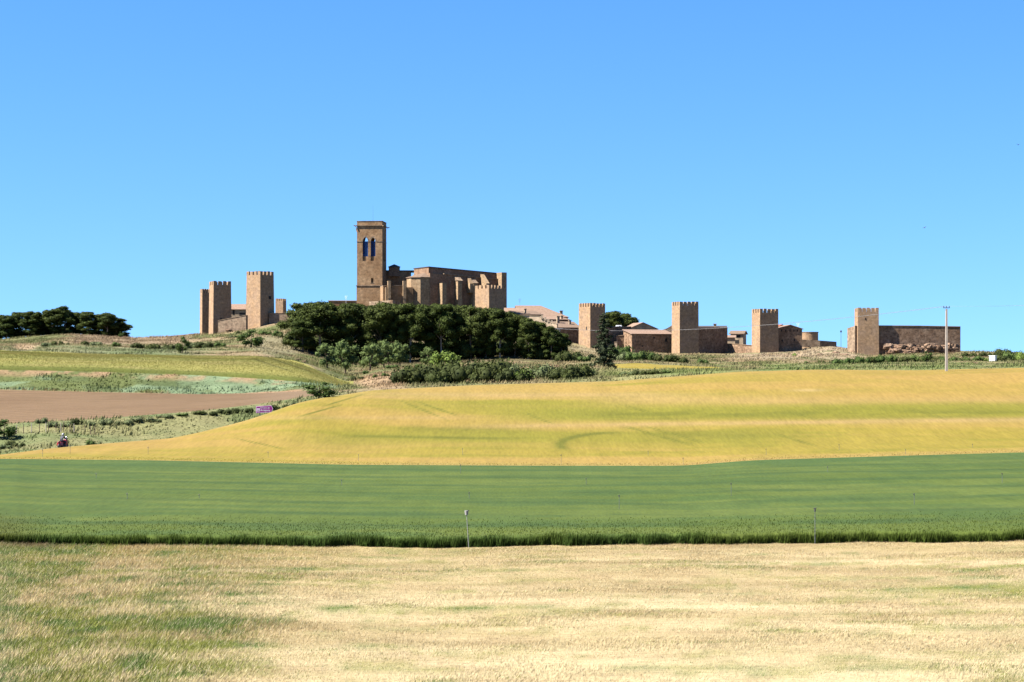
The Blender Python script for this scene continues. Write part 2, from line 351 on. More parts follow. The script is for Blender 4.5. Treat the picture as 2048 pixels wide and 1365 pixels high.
def color0(zn, X, Y, Z):
    xp = 1024+X*F/Y; yp = HY-(Z-CZ)*F/Y
    if zn == 'stubble':
        yf = 760+36515/Y
        st = (.80, .62, .345); st2 = (.62, .47, .25); pale = (.95, .77, .47); gr = (.30, .34, .085); gold = (.60, .45, .19)
        n1 = fbm(X/7, Y/1.7, 5, 3); n2 = fbm(X/2.2, Y/.9, 4, 9); n3 = fbm(X/16+40, Y/3.2, 4, 21)
        c = mixc(st2, st, ss(.3, .6, n1))
        c = mixc(c, pale, ss(.45, .7, n3)*.6+.55*ss(1215, 1330, yf)*ss(500, 1100, xp)+.8*gauss(yf, 1203+.006*(xp-700), 17)*ss(180, 560, xp)*ss(1720, 1350, xp))
        c = mixc(c, gold, .65*ss(1150, 1105, yf)*ss(1100, 400, xp)+.35*gauss(yf, 1103, 9)*ss(.35, .6, n1))
        n5 = fbm(X/2.0, Y/6.0, 4, 91); n6 = fbm(X/1.1, Y/2.4, 3, 95)
        g = .6*ss(.50, .66, n2)*ss(.32, .55, n3)+.95*ss(620, 60, xp+(n1-.5)*420)*ss(.34, .60, n5+.04)+.25*ss(.5, .7, n6)*ss(900, 500, xp)
        g = g+.95*gauss(yf, 1252+.012*(xp-300), 20)*ss(620, 380, xp+(n2-.5)*260)*ss(20, 120, xp)
        g = g+.55*gauss(yf, 1290, 12)*ss(620, 430, xp+(n2-.5)*260)+.35*gauss(yf, 1330, 30)*ss(560, 300, xp+(n1-.5)*300)
        g = g+.7*gauss(yf, 1183, 13)*ss(1640, 1860, xp+(n1-.5)*200)+.45*gauss(yf, 1140, 12)*ss(1350, 1500, xp)*ss(.35, .6, n2)+.4*gauss(yf, 1150, 16)*ss(1250, 900, xp)*ss(.4, .6, n2)
        g = g+.55*gauss(yf, 1218, 7)*ss(560, 700, xp)*ss(1300, 1000, xp)+.5*gauss(yf, 1237, 4)*ss(1300, 1500, xp)*ss(1800, 1600, xp)*ss(.35, .55, n2)+.35*gauss(yf, 1265, 4)*ss(900, 1050, xp)*ss(.4, .6, n2)
        c = mixc(c, (.55, .38, .20), .35*ss(.55, .68, fbm(X/3.5+9, Y/.8, 4, 77)))
        dk = mixc((.34, .36, .09), (.20, .28, .075), ss(.45, .65, n6)); dk = mixc(dk, (.50, .42, .13), ss(.55, .7, n1)*.5); dk = mixc(dk, (.20, .30, .13), ss(70, 0, xp)*.4)
        if DITHER[0]:
            rn = rng.uniform(0, 1, len(X)); c = mixc(c, dk, (rn < g*.8)*1.0); c = mixc(c, (.95, .82, .55), (rng.uniform(0, 1, len(X)) < .12)*1.0)
        else: c = mixc(c, dk, g*.85)
        soil = gauss(xp, 55, 70)*gauss(yf, 1094, 7)
        return mixc(c, (.20, .13, .085), soil*.8)
    if zn == 'green':
        d1 = edge(D1, Y, X); d2 = edge(D2, Y, X); t = (Y-d1)/(d2-d1)
        n1 = fbm(X/26, Y/7, 4, 41); n2 = fbm(X/7, Y/2.2, 4, 43)
        c = mixc((.205, .275, .072), (.265, .325, .095), ss(.35, .65, n1))
        c = mixc(c, (.15, .24, .085), ss(.4, .65, n2)*.7); c = mixc(c, (.30, .34, .09), ss(.5, .7, fbm(X/12, Y/3, 4, 47))*.12)
        tt = Y+.9*np.sin(X/17)+2.2*(fbm(X/40, Y*0+2, 2, 3)-.5)
        for d0 in (118, 127, 139, 151.5, 163, 177, 190): c = mixc(c, (.125, .20, .075), .7*gauss(tt, d0, 1.5)*ss(.25, .6, n2+.1))
        c = mixc(c, (.15, .25, .10), .5*ss(.78, .98, t))
        return mixc(c, (.20, .22, .06), ss(120, 0, xp)*ss(.25, .0, t)*.9)
    if zn in ('yellow', 'strip'):
        d2 = edge(D2, Y, X); d3 = edge(D3, Y, X); t = np.clip((Y-d2)/(d3-d2), 0, 1) if zn == 'yellow' else Y*0+.8
        n1 = fbm(X/34, Y/8, 4, 51); n2 = fbm(X/9, Y/3, 4, 53); n3 = fbm(X/3, Y/1.5, 3, 57)
        ripe = (.64, .475, .15); pale = (.68, .51, .24); gy = (.50, .445, .075); gr = (.27, .29, .05)
        c = mixc(ripe, gy, ss(.36, .6, n1)*.75); c = mixc(c, (.38, .38, .06), .5*ss(.52, .68, n2)*ss(.4, .6, n1))
        if zn == 'strip': return mixc(c, gy, .4+n2*.4)
        e = lambda y0, s: gauss(yp+(n1-.5)*16, y0, s)
        rgt = ss(850, 1150, xp)
        c = mixc(c, (.40, .40, .065), .95*e(831-.006*(xp-1024), 14)*rgt+.75*e(876, 17)*ss(450, 700, xp)*ss(1800, 1400, xp)+.6*e(812, 12)*ss(700, 850, xp))
        c = mixc(c, gr, 1.15*(.75*e(829, 8)*ss(1080, 1280, xp)+.5*e(872, 9)*ss(1240, 1320, xp)*ss(1600, 1450, xp)+.5*e(858, 11)*ss(740, 860, xp)*ss(1150, 1000, xp))*ss(.25, .52, n2))
        tr = .85*gauss(yp, 875-2*np.sin(xp/90), 2.6)*ss(650, 760, xp)*ss(1120, 950, xp)                       # wheel tracks
        q = np.abs(np.hypot((xp-1235)/115, (yp-890)/24)-1); tr = tr+.95*np.exp(-(q/.10)**2)*ss(1290, 1180, xp)*ss(905, 893, yp)
        for (x0, y0, sl_, L_, s_) in ((1310, 870, .28, 90, 2), (1345, 868, .28, 80, 1.6), (850, 822, .42, 60, 1.6), (875, 818, .35, 50, 1.6), (1590, 880, .3, 50, 1.5), (1860, 830, .28, 50, 1.6), (1300, 826, .3, 60, 1.8), (640, 822, -.28, 50, 1.5), (520, 888, .22, 60, 1.2), (1620, 836, .3, 55, 1.4), (690, 800, -.3, 50, 1.3), (1080, 838, .4, 40, 1.4)):
            tr = tr+.75*gauss(yp, y0+sl_*(xp-x0), s_)*ss(L_, L_*.5, np.abs(xp-x0))
        c = mixc(c, gr, tr*(.8+n3))
        c = mixc(c, pale, .6*ss(.07, .0, t)*(.4+n2)+.5*ss(.9, 1, t)+1.0*gauss(yp, 850-.012*(xp-1200), 4.5)*rgt*(.4+n2)+.6*e(800, 9)*ss(1100, 1300, xp)+.75*e(790, 6)*ss(650, 800, xp)*ss(1500, 1150, xp)+.5*gauss(yp, 836, 4)*ss(1000, 850, xp)*ss(430, 560, xp))
        c = mixc(c, (.66, .46, .16), .5*ss(1250, 1750, xp)*ss(815, 790, yp)+.5*ss(600, 300, xp)*ss(.4, .9, t))
        return mixc(c, (.74, .58, .30), .8*gauss(xp, 1615, 34)*gauss(yp, 781, 2.5))
    if zn == 'crop':
        n1 = fbm(X/30, Y/9, 4, 61); n2 = fbm(X/8, Y/3, 4, 63)
        c = mixc((.46, .42, .12), (.40, .39, .11), ss(.3, .65, n1)); c = mixc(c, (.52, .45, .17), ss(.5, .7, n2)*.6)
        d6 = edge(D6, Y, X); c = mixc(c, (.17, .20, .045), .9*ss(3.5, .3, Y-d6))  # dark green front edge of the crop, its shadow band painted in
        tr = gauss(yp, 716+.33*(xp-500), 1.4)*ss(490, 520, xp)*ss(600, 570, xp)+gauss(yp, 717+.33*(xp-540), 1.4)*ss(520, 540, xp)*ss(640, 600, xp)
        return mixc(c, (.20, .20, .06), tr*.8)
    if zn == 'plough':
        n1 = fbm(X/20, Y/12, 4, 71); c = mixc((.335, .205, .112), (.385, .24, .135), ss(.3, .7, n1))
        return mixc(c, (.44, .30, .19), ss(450, 600, xp)*.6)
    if zn == 'road': return mixc((.20, .19, .18), (.26, .25, .23), fbm(X/3, Y/3, 3, 5))
    # hillside, banks, verges, hill top
    n1 = fbm(X/22, Y/16, 4, 81); n2 = fbm(X/7, Y/6, 4, 83); n3 = fbm(X/2.5, Y/2.5, 3, 87); n4 = fbm(X/12+9, Y/9, 4, 89)
    tan = (.44, .335, .20); dry = (.50, .37, .22); gr = (.17, .205, .07); blue = (.27, .36, .21); oli = (.26, .26, .115); earth = (.56, .41, .28)
    c = mixc(oli, tan, ss(.4, .62, n1)); c = mixc(c, gr, ss(.5, .7, n2)*.75); c = mixc(c, dry, ss(.5, .68, n4)*.6)
    d3 = edge(D3, Y, X); d4 = edge(D4, Y, X); d5 = edge(D5, Y, X); d6 = edge(D6, Y, X); d9 = edge(D9, Y, X); d7 = edge(D7, Y, X)
    inv = (Y > d3)*(Y < d4+.1)*ss(760, 640, xp)
    c = mixc(c, mixc((.19, .245, .095), (.33, .32, .15), ss(.35, .68, n2)), inv*.9)
    inb = (Y > d5-.1)*(Y < d6+.1)*ss(700, 640, xp); tb = (Y-d5)/(d6-d5)
    cb = mixc(blue, gr, ss(.45, .62, n2+(.12-.24*ss(150, 350, xp))*1.0)); cb = mixc(cb, (.12, .17, .075), ss(.45, .68, n4)*.7)
    cb = mixc(cb, (.50, .32, .20), .8*ss(.80, .93, tb)*ss(.35, .55, n3)+.8*ss(.22, .04, tb)*ss(420, 520, xp)*ss(.3, .5, n3)+.5*ss(.12, 0, tb))
    c = mixc(c, cb, inb)
    mound = ss(1, .55, np.hypot((xp-765)/70, (yp-763)/19)); c = mixc(c, (.52, .36, .22), mound*.95*ss(.15, .4, n3+.2))
    mr = (Y > d7)*ss(1180, 1230, xp)
    c = mixc(c, mixc((.36, .33, .16), (.23, .27, .09), ss(.4, .6, n2)), mr*ss(724, 732, yp)*.7)
    c = mixc(c, mixc(earth, (.66, .53, .38), n3), ss(1430, 1500, xp)*ss(1760, 1690, xp)*ss(726, 712, yp)*ss(.36, .55, n2+.08)*.9)
    c = mixc(c, (.30, .36, .12), (Y > d3)*(Y < d7)*ss(1180, 1240, xp)*ss(1500, 1420, xp)*.55)
    c = mixc(c, (.20, .27, .085), (Y > d3+2)*ss(1480, 1560, xp)*ss(726, 733, yp)*ss(.3, .55, n2+.1)*.8)
    lh = (Y > d7)*ss(620, 520, xp)
    c = mixc(c, mixc((.185, .24, .09), (.33, .38, .22), n3), lh*ss(690, 700, yp-(n1-.5)*14)*ss(450, 330, xp)*.75)
    c = mixc(c, mixc((.47, .33, .215), (.40, .29, .20), n3), lh*ss(694, 684, yp)*ss(110, 170, xp)*ss(400, 360, xp)*.85)
    c = mixc(c, (.62, .46, .29), lh*ss(1, .5, np.hypot((xp-48)/30, (yp-695)/8)))
    c = mixc(c, mixc((.40, .40, .24), (.48, .39, .25), n2), (Y > d7)*ss(1, .5, np.hypot((xp-560)/80, (yp-690)/26))*.8)
    c = mixc(c, (.50, .37, .24), (np.abs(Y-d9) < 8)*ss(430, 480, xp)*ss(620, 590, xp)*.8)
    c = mixc(c, mixc((.50, .40, .22), (.60, .50, .36), n3), (Y > d7+30)*ss(1125, 1150, xp)*ss(1400, 1240, xp)*ss(718, 700, yp)*.8)
    c = mixc(c, (.17, .13, .08), (Y > 505)*(Y < 590)*ss(570, 640, xp)*ss(1135, 1100, xp)*.7)      # darker brown ground under the pines
    return c
mats_z = {'stubble': 'stubble', 'green': 'green', 'yellow': 'yellow', 'road': 'asphalt', 'plough': 'plough', 'crop': 'yellow', 'strip': 'yellow', 'hill': 'ground', 'plain': 'ground'}
names_z = {'stubble': 'dry_grass_field', 'green': 'green_wheat_field', 'yellow': 'barley_field', 'road': 'road', 'plough': 'ploughed_field', 'crop': 'upper_barley_field', 'strip': 'far_barley_strip', 'hill': 'hillside', 'plain': 'plain'}
labels_z = {'stubble': 'foreground field of pale dry grass with green patches', 'green': 'broad field of green wheat across the middle', 'yellow': 'rolling field of yellow ripening barley', 'road': 'narrow road behind the barley field', 'plough': 'bare brown ploughed field at the left', 'crop': 'yellow-green barley field on the upper terrace at left', 'strip': 'small yellow barley strip right of the lone conifer', 'hill': 'scrubby hillside rising to the walled village', 'plain': 'flat land beyond the hill'}
V_all = np.stack([G_X, G_D, G_Z], -1).reshape(-1, 3)
quads = {}
cm = (cx[:-1]+cx[1:])/2
for r in range(NR-1):
    zn = zid[r]; i0 = r*NC+np.arange(NC-1); q = np.stack([i0, i0+1, i0+NC+1, i0+NC], 1)
    zz = np.array([zone_quad(zn, x) for x in cm], dtype=object)
    for u in set(zz): quads.setdefault(u, []).append(q[zz == u])
ground_objs = {}
for zn, qs in quads.items():
    q = np.concatenate(qs); u, inv = np.unique(q, return_inverse=True); V = V_all[u]
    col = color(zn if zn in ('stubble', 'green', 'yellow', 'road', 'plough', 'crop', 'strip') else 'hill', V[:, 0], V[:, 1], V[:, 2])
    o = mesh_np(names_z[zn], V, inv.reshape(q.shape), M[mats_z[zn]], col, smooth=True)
    tag(o, labels_z[zn], 'ground', kind='structure'); ground_objs[zn] = o
pm = MB(); pm.add([(-14000, -3000, -26), (14000, -3000, -26), (14000, 14000, -26), (-14000, 14000, -26)], [(0, 1, 2, 3)])
tag(pm.build('lowland', M['plain']), 'lowland round the hill', 'ground', kind='structure')

# ------------------------------------------------------------------ grass and crops (stuff)
def zone_at(X, Y):
    xp = 1024+X*F/Y; c = np.clip(np.interp(xp, cx, np.arange(NC)), 0, NC-1)
    c0 = np.clip(np.round(c).astype(int), 0, NC-1)
    k = (Y[None, :] >= KD[:, c0]).sum(0)-1
    return k, xp
def blades(name, zn, X, Y, Z, hgt, wid, lean, mat, label, cat, bright=(.75, 1.15), tint=None):
    n = len(X); yaw = rng.uniform(0, math.pi, n); hh_ = hgt*rng.uniform(.55, 1.3, n); ww = wid*rng.uniform(.6, 1.4, n)
    lx = lean*hh_*rng.normal(1, .6, n); ly = lean*hh_*rng.normal(0, .5, n)
    b = np.stack([X, Y, Z-.03], 1); d = np.stack([np.cos(yaw)*ww/2, np.sin(yaw)*ww/2, 0*yaw], 1)
    V = np.empty((n, 3, 3)); V[:, 0] = b-d; V[:, 1] = b+d; V[:, 2] = b+np.stack([lx, ly, hh_], 1)
    c = color(zn, X, Y, Z)*rng.uniform(bright[0], bright[1], n)[:, None]
    if tint is not None: c = c*np.asarray(tint)
    col = np.repeat(c, 3, 0)
    o = mesh_np(name, V.reshape(-1, 3), np.arange(3*n).reshape(n, 3), mat, col)
    return tag(o, label, cat, kind='stuff')
def scatter(n, D0, D1_, x0=-420, x1=2470):
    n = int(n*1.24)
    Y = np.sqrt(rng.uniform(D0**2, D1_**2, n)); X = (rng.uniform(x0, x1, n)-1024)/F*Y
    return X, Y
X, Y = scatter(750000, 56, 112); k, xp = zone_at(X, Y); ok = k <= 1; X = X[ok]; Y = Y[ok]
yf = 760+36515/Y; gh = np.clip(ss(700, 100, 1024+X*F/Y)+.25*ss(.4, .7, fbm(X/5, Y/3, 3, 9))+gauss(yf, 1252, 20)*ss(620, 380, 1024+X*F/Y), 0, 1)
DITHER[0] = True
blades('dry_grass', 'stubble', X, Y, gz(X, Y), .07+.16*gh, .024+.012*gh, .5, M['blade'], 'pale dry grass standing in the foreground field', 'grass', (.85, 1.4))
DITHER[0] = False
X, Y = scatter(420000, 110, 214); k, xp = zone_at(X, Y); ok = (k == 3) & (rng.uniform(0, 1, len(X)) < ss(126, 110, Y)*.8); X = X[ok]; Y = Y[ok]
Z = gz(X, Y); Xa = rng.uniform(-40, 40, 75000); Ya = edge(D1, 110+Xa*0, Xa)+rng.uniform(-.28, .5, 75000); Za = gz(Xa, Ya)
Za0 = gz(Xa, Ya-.6)
o = blades('green_wheat', 'green', X, Y, Z+.04, .085, .04, .25, M['blade_green'], 'green wheat plants at the front of the middle field', 'wheat', (1.1, 1.4))
lowz = edge(z1, Ya, Xa)
o = blades('wheat_edge', 'green', Xa, Ya, lowz+rng.uniform(0, .3, 75000), .16+.36*fbm(Xa/1.1, Xa*0, 3, 12), .04, .12, M['blade_green'], 'ragged near edge of the green wheat field', 'wheat', (.5, 1.4), (.95, 1.05, .85))
X, Y = scatter(460000, 200, 314); k, xp = zone_at(X, Y); ok = (k == 4) & (rng.uniform(0, 1, len(X)) < .35*ss(edge(D2, Y, X)+7, edge(D2, Y, X), Y)); X = X[ok]; Y = Y[ok]
blades('ripening_barley', 'yellow', X, Y, gz(X, Y)+.05, .085, .06, .25, M['blade'], 'ripening barley along the near edge of the rolling field', 'barley', (1.1, 1.35))
X, Y = scatter(130000, 360, 442, -420, 720); k, xp = zone_at(X, Y); ok = (k >= 11) & (k <= 12) & (xp < 700); X = X[ok]; Y = Y[ok]
blades('upper_barley', 'crop', X, Y, gz(X, Y)+.05, .10, .10, .25, M['blade'], 'yellow-green barley on the upper terrace', 'barley', (.85, 1.25))
# rough grass on verge, bank and hillside
X, Y = scatter(330000, 212, 625); k, xp = zone_at(X, Y)
ok = (k >= 6) & (k <= 15) & ~((k == 7) & (xp < 650)) & ~((k == 9) & (xp < 628)) & ~((k >= 11) & (k <= 12) & ((xp < 706) | ((xp > 1215) & (xp < 1490))))
X = X[ok]; Y = Y[ok]; n2 = fbm(X/6, Y/6, 3, 99)
hg = .12+.45*ss(.4, .7, n2)
blades('rough_grass', 'hill', X, Y, gz(X, Y), hg, .26, .3, M['blade'], 'tufts of rough grass on the banks and hillside', 'grass', (.85, 1.55))

# ------------------------------------------------------------------ vegetation
def ordn(i): return ['first', 'second', 'third', 'fourth', 'fifth', 'sixth', 'seventh', 'eighth', 'ninth', 'tenth', 'eleventh', 'twelfth'][i] if i < 12 else '%dth' % (i+1) if (i+1) % 10 not in (1, 2, 3) else '%d%s' % (i+1, {1: 'st', 2: 'nd', 3: 'rd'}[(i+1) % 10])
def leaves(name, blobs, n, size, mat, seed=0, core=.72, flat=.6, inner=.75):
    r = np.random.default_rng(seed); Vs = []; Fs = []; base = 0
    for (bx, by, bz, rx, ry, rz) in blobs:
        m = max(8, int(n*(rx*ry+rx*rz+ry*rz)/3)); d = r.normal(size=(m, 3)); d /= np.linalg.norm(d, axis=1)[:, None]
        rad = r.uniform(inner, 1.12, m)*(1+.16*np.sin(d[:, 0]*5+seed)*np.cos(d[:, 2]*6+d[:, 1]*4))
        c = np.array([bx, by, bz])+d*rad[:, None]*np.array([rx, ry, rz])
        nn = d*1.0+r.normal(size=(m, 3))*flat; nn /= np.linalg.norm(nn, axis=1)[:, None]
        a = np.cross(nn, r.normal(size=(m, 3))); a /= np.linalg.norm(a, axis=1)[:, None]; b = np.cross(nn, a)
        sa = (size*r.uniform(.6, 1.4, m))[:, None]; sb = (size*r.uniform(.35, .9, m))[:, None]
        q = np.stack([c-a*sa, c-b*sb, c+a*sa, c+b*sb], 1).reshape(-1, 3)
        Vs.append(q); Fs.append(np.arange(4*m).reshape(m, 4)+base); base += 4*m
        if core > 0:
            th = np.linspace(0, math.pi, 6); ph = np.linspace(0, 2*math.pi, 9)[:-1]
            g = np.array([[math.sin(t)*math.cos(p), math.sin(t)*math.sin(p), math.cos(t)] for t in th for p in ph])
            Vs.append(np.array([bx, by, bz])+g*np.array([rx, ry, rz])*core)
            Fs.append(np.array([[base+i*8+j, base+(i+1)*8+j, base+(i+1)*8+(j+1) % 8, base+i*8+(j+1) % 8] for i in range(5) for j in range(8)])); base += 48
    return mesh_np(name, np.concatenate(Vs), np.concatenate(Fs), mat)
def trunk(name, pts, mat, limbs=()):
    m = MB()
    for (p0, p1, r0, r1) in list(zip(pts[:-1], pts[1:], [p[3] for p in pts[:-1]], [p[3] for p in pts[1:]])): m.tube(p0[:3], p1[:3], r0, r1, 7)
    for (p0, p1, r0, r1) in limbs: m.tube(p0, p1, r0, r1, 5)
    return m.build(name, mat)
def park(o): return o
def proto_pine(seed, H=14, W=4.3, low=.32):
    r = random.Random(seed); bl = []
    n = 40
    for i in range(n):
        t = r.random()**.7; z = H*(low+(1-low-.06)*t); rr = W*(math.sqrt(max(.08, 1-((t-.55)/.52)**2)) if t > .55 else .55+.45*t/.55)
        a = r.uniform(0, 6.28); d = rr*math.sqrt(r.uniform(.15, .75)); s = r.uniform(.9, 1.6)*(1-.15*t)*(1 if t > .35 else .8)
        bl.append((d*math.cos(a), d*math.sin(a), z, s*1.15, s*1.15, s*.8))
    bl.append((0, 0, H*.93, 1.3, 1.3, .9)); bl.append((0, 0, H*.65, W*.5, W*.5, H*.2))
    e = empty('pine_tree', (0, 0, 0))
    c = leaves('crown', bl, 170, .21, M['pine'], seed, core=.8, flat=.75); c.parent = e
    l = r.uniform(-.6, .6); lm = []
    for k in range(5):
        a = r.uniform(0, 6.28); z = H*r.uniform(.3, .6); lm.append(((l*z/H, 0, z), (W*.6*math.cos(a), W*.6*math.sin(a), z+2.0), .10, .04))
    tr = trunk('trunk', [(0, 0, -1.0, .26), (l*.4, .1, H*.4, .20), (l, 0, H*.9, .06)], M['bark_pale'] if seed in (3, 5) else M['bark'], lm); tr.parent = e
    return e
def proto_small(seed, mat, H=5.5, W=2.4, name='almond_tree', stem=.24, n=60, sz=.2):
    r = random.Random(seed); bl = []
    for i in range(13):
        a = r.uniform(0, 6.28); t = r.random(); d = W*math.sqrt(r.random())*math.sin(math.pi*(.15+.75*t)); z = H*(stem+(.92-stem)*t); s = r.uniform(.65, 1.1)*W/2.3
        bl.append((d*math.cos(a), d*math.sin(a), z, s, s, s*.85))
    e = empty(name, (0, 0, 0)); c = leaves('crown', bl, int(n*1.4), sz, mat, seed, core=.6, inner=.6); c.parent = e
    lm = [((0, 0, H*.22), (W*.45*math.cos(a), W*.45*math.sin(a), H*.6), .09, .03) for a in [r.uniform(0, 6.28) for _ in range(5)]]
    tr = trunk('trunk', [(0, 0, -.4, .17), (.1, 0, H*.25, .13), (.15, 0, H*.7, .04)], M['bark'], lm); tr.parent = e
    return e
def proto_bush(seed, mat, name='bush', n=90, sz=.14, k=7):
    r = random.Random(seed); bl = []
    for i in range(k):
        a = r.uniform(0, 6.28); d = math.sqrt(r.random())*.9; s = r.uniform(.38, .62); bl.append((d*math.cos(a), d*math.sin(a)*.8, s*.75*r.uniform(.8, 1.5), s, s, s*.85))
    return leaves(name, bl, n*4, sz*.6, mat, seed, core=.7, inner=.7)
used = set()
def place(pr, loc, s=(1, 1, 1), rz=None, label=None, cat=None, group=None):
    if pr.name in used:
        o = pr.copy(); C.objects.link(o)
        for ch in pr.children:
            c = ch.copy(); C.objects.link(c); c.parent = o
    else: o = pr; used.add(pr.name)
    o.location = tuple(float(v) for v in loc); o.scale = s; o.rotation_euler.z = random.uniform(0, 6.28) if rz is None else rz
    return tag(o, label, cat, group)
pines = [proto_pine(i+1, low=[.10, .16, .12, .2, .08, .18][i]) for i in range(6)]
# the wood below the church: (px, D, height in photo pixels of the crown top)
front = [(592, 520, 606), (606, 512, 640), (640, 516, 602), (672, 520, 612), (700, 518, 606), (730, 522, 611), (760, 517, 604), (790, 521, 611), (820, 518, 606), (852, 522, 612), (884, 519, 608), (912, 523, 613), (942, 520, 611), (972, 522, 616), (1000, 519, 618), (1030, 521, 628), (1056, 518, 636), (1080, 520, 645), (1103, 516, 652), (1122, 519, 666)]
for i, (x, D, yt) in enumerate(front):
    X, Y, Z = on(x, D); H = (CZ+(HY-yt)/F*D)-Z; sc = H/14.0; hw = min(1.25, max(.8, sc))*(.85 if x > 1090 else 1.3 if x in (592, 640) else 1)
    place(pines[i % 6], (X, Y, Z), (hw, hw, sc), None, 'dark green pine, front row of the wood below the church, %s from left' % ordn(i), 'pine tree', 'pines of the wood below the church')
back = [(622, 540, 604), (655, 545, 606), (686, 542, 610), (716, 546, 607), (746, 541, 610), (776, 545, 605), (806, 540, 608), (838, 546, 609), (868, 541, 607), (898, 545, 611), (928, 542, 610), (958, 546, 614), (988, 541, 616), (1018, 545, 624), (1045, 541, 634), (1070, 544, 642)]
for i, (x, D, yt) in enumerate(back):
    X, Y, Z = on(x, D); H = (CZ+(HY-yt)/F*D)-Z; sc = H/14.0; hw = min(1.25, max(.8, sc))
    place(pines[(i*5+2) % 6], (X, Y, Z), (hw, hw, sc), None, 'dark pine, back row of the wood below the church, %s from left' % ordn(i), 'pine tree', 'pines of the wood below the church')
left = [(-40, 618, 628), (-12, 622, 622), (14, 618, 628), (38, 622, 622), (62, 617, 620), (84, 623, 626), (106, 618, 616), (130, 620, 610), (152, 624, 622), (176, 618, 621), (198, 623, 626), (214, 617, 623), (232, 620, 634), (243, 624, 644)]
for i, (x, D, yt) in enumerate(left):
    X, Y, Z = on(x, D); H = (CZ+(HY-yt)/F*D)-Z; sc = H/14.0; hw = .85
    place(pines[(i*5+1) % 6], (X, Y, Z-.6), (hw, hw, sc*1.03), None, 'dark pine of the skyline grove at the left, %s from left' % ordn(i), 'pine tree', 'pines of the left skyline grove')
X, Y, Z = on(1240, 640)
for i, (x, D, yt, lab) in enumerate([(1228, 650, 622, 'rounded pine rising behind the crenellated tower right of the wood'), (1255, 655, 627, 'rounded pine behind the gabled roof, right of the other pine on the skyline')]):
    X, Y, Z = on(x, D); H = (CZ+(HY-yt)/F*D)-Z; place(pines[(i*4+1) % 6], (X, Y, Z), (.95, .95, H/14), None, lab, 'pine tree')
und = [proto_bush(91, M['bush_dark'], 'undergrowth_bush'), proto_bush(92, M['pine'], 'undergrowth_bush')]
for i in range(44):
    x = 585+i*12.4+random.uniform(-4, 4); D = 524+random.uniform(-6, 10); X, Y, Z = on(x, D); s_ = random.uniform(2.0, 3.0)
    place(und[i % 2], (X, Y, Z-.2), (s_, s_, random.uniform(3.2, 5.6)), None, 'dark undergrowth bush beneath the pines of the wood, %s from left' % ordn(i), 'bush', 'undergrowth of the wood')
for i in range(15):
    x = -30+i*18.5+random.uniform(-4, 4); D = 626+random.uniform(-3, 3); X, Y, Z = on(x, D); s_ = random.uniform(1.8, 2.6)
    place(und[(i+1) % 2], (X, Y, Z-.2), (s_, s_, random.uniform(2.5, 4.0)), None, 'dark bush beneath the pines of the left skyline grove, %s from left' % ordn(i), 'bush', 'undergrowth of the left grove')
# lone conifer
def proto_fir():
    r = random.Random(5); bl = []; H = 12.5
    for i in range(46):
        t = (i+.5)/46; z = H*(.05+.93*t); W = (3.0*(1-t)**.8+.3)*(1 if t > .12 else .75); a = i*2.4+r.uniform(-.4, .4); d = W*r.uniform(.45, 1.0); s = (.8-.42*t)
        bl.append((d*math.cos(a), d*math.sin(a), z, s*1.3, s*1.3, s*.6))
    bl.append((0, 0, H*.3, 1.3, 1.3, H*.26)); bl.append((0, 0, H*.68, .7, .7, H*.24)); bl.append((0, 0, H*.9, .35, .35, H*.1))
    e = empty('conifer', (0, 0, 0)); c = leaves('crown', bl, 150, .17, M['fir'], 5, core=.7, flat=.8); c.parent = e
    tr = trunk('trunk', [(0, 0, -.8, .24), (0, 0, H*.9, .05)], M['bark']); tr.parent = e
    return e
X, Y, Z = on(1208, 385); H = (CZ+(HY-626)/F*385)-Z
place(proto_fir(), (X, Y, Z), (H/12.4, H/12.4, H/12.4), 0.3, 'tall lone dark conifer standing at the edge of the barley, right of the wood', 'conifer tree')
# small trees
alm = [proto_small(21, M['olive']), proto_small(22, M['olive']), proto_small(23, M['bush_green'], name='small_tree', stem=.12, W=2.8, sz=.22)]
small = [(655, 440, 684, 741, 0, 'pale green small tree in front of the wood, leftmost of the small trees there'),
         (690, 452, 682, 734, 1, 'airy pale green small tree with bare forked stem before the dark pines'),
         (740, 448, 683, 737, 0, 'pale green almond tree with forked trunk above the tan grassy mound'),
         (768, 456, 682, 733, 1, 'grey-green small tree leaning on its neighbour in front of the pines'),
         (800, 462, 684, 733, 1, 'greyish small tree under the pines, right of the pale almond tree'),
         (855, 455, 692, 732, 0, 'light green small tree against the dark foot of the wood'),
         (502, 500, 659, 697, 2, 'bright green round small tree on the slope below the left towers'),
         (637, 272, 763, 796, 2, 'green bushy tree at the corner where the ploughed field meets the barley'),
         (8, 246, 838, 884, 2, 'dark green tree cut by the left edge of the picture beside the road'),
         (1855, 420, 702, 731, 2, 'green bushy tree in front of the rock outcrop'),
         (365, 455, 672, 712, 2, 'dark scrubby tree on the bank above the upper barley field'),
         (243, 606, 663, 681, 2, 'low tree at the right end of the left skyline grove')]
for (x, D, yt, yb, kd, lab) in small:
    X, Y, Z = on(x, D); H = (CZ+(HY-yt)/F*D)-Z; s = H/5.5; wd = 1.7 if x < 100 or x == 637 or x == 502 else .92; place(alm[kd], (X, Y, Z), (s*wd, s*wd, s), None, lab, 'tree')
bright = proto_small(31, M['bush_lime'], H=3.4, W=2.6, name='lime_shrub', stem=.1)
X, Y, Z = on(893, 415); place(bright, (X, Y, Z), (1.3, 1.3, ((CZ+(HY-708)/F*415)-Z)/3.3), None, 'bright lime green shrub in front of the middle of the wood', 'shrub')
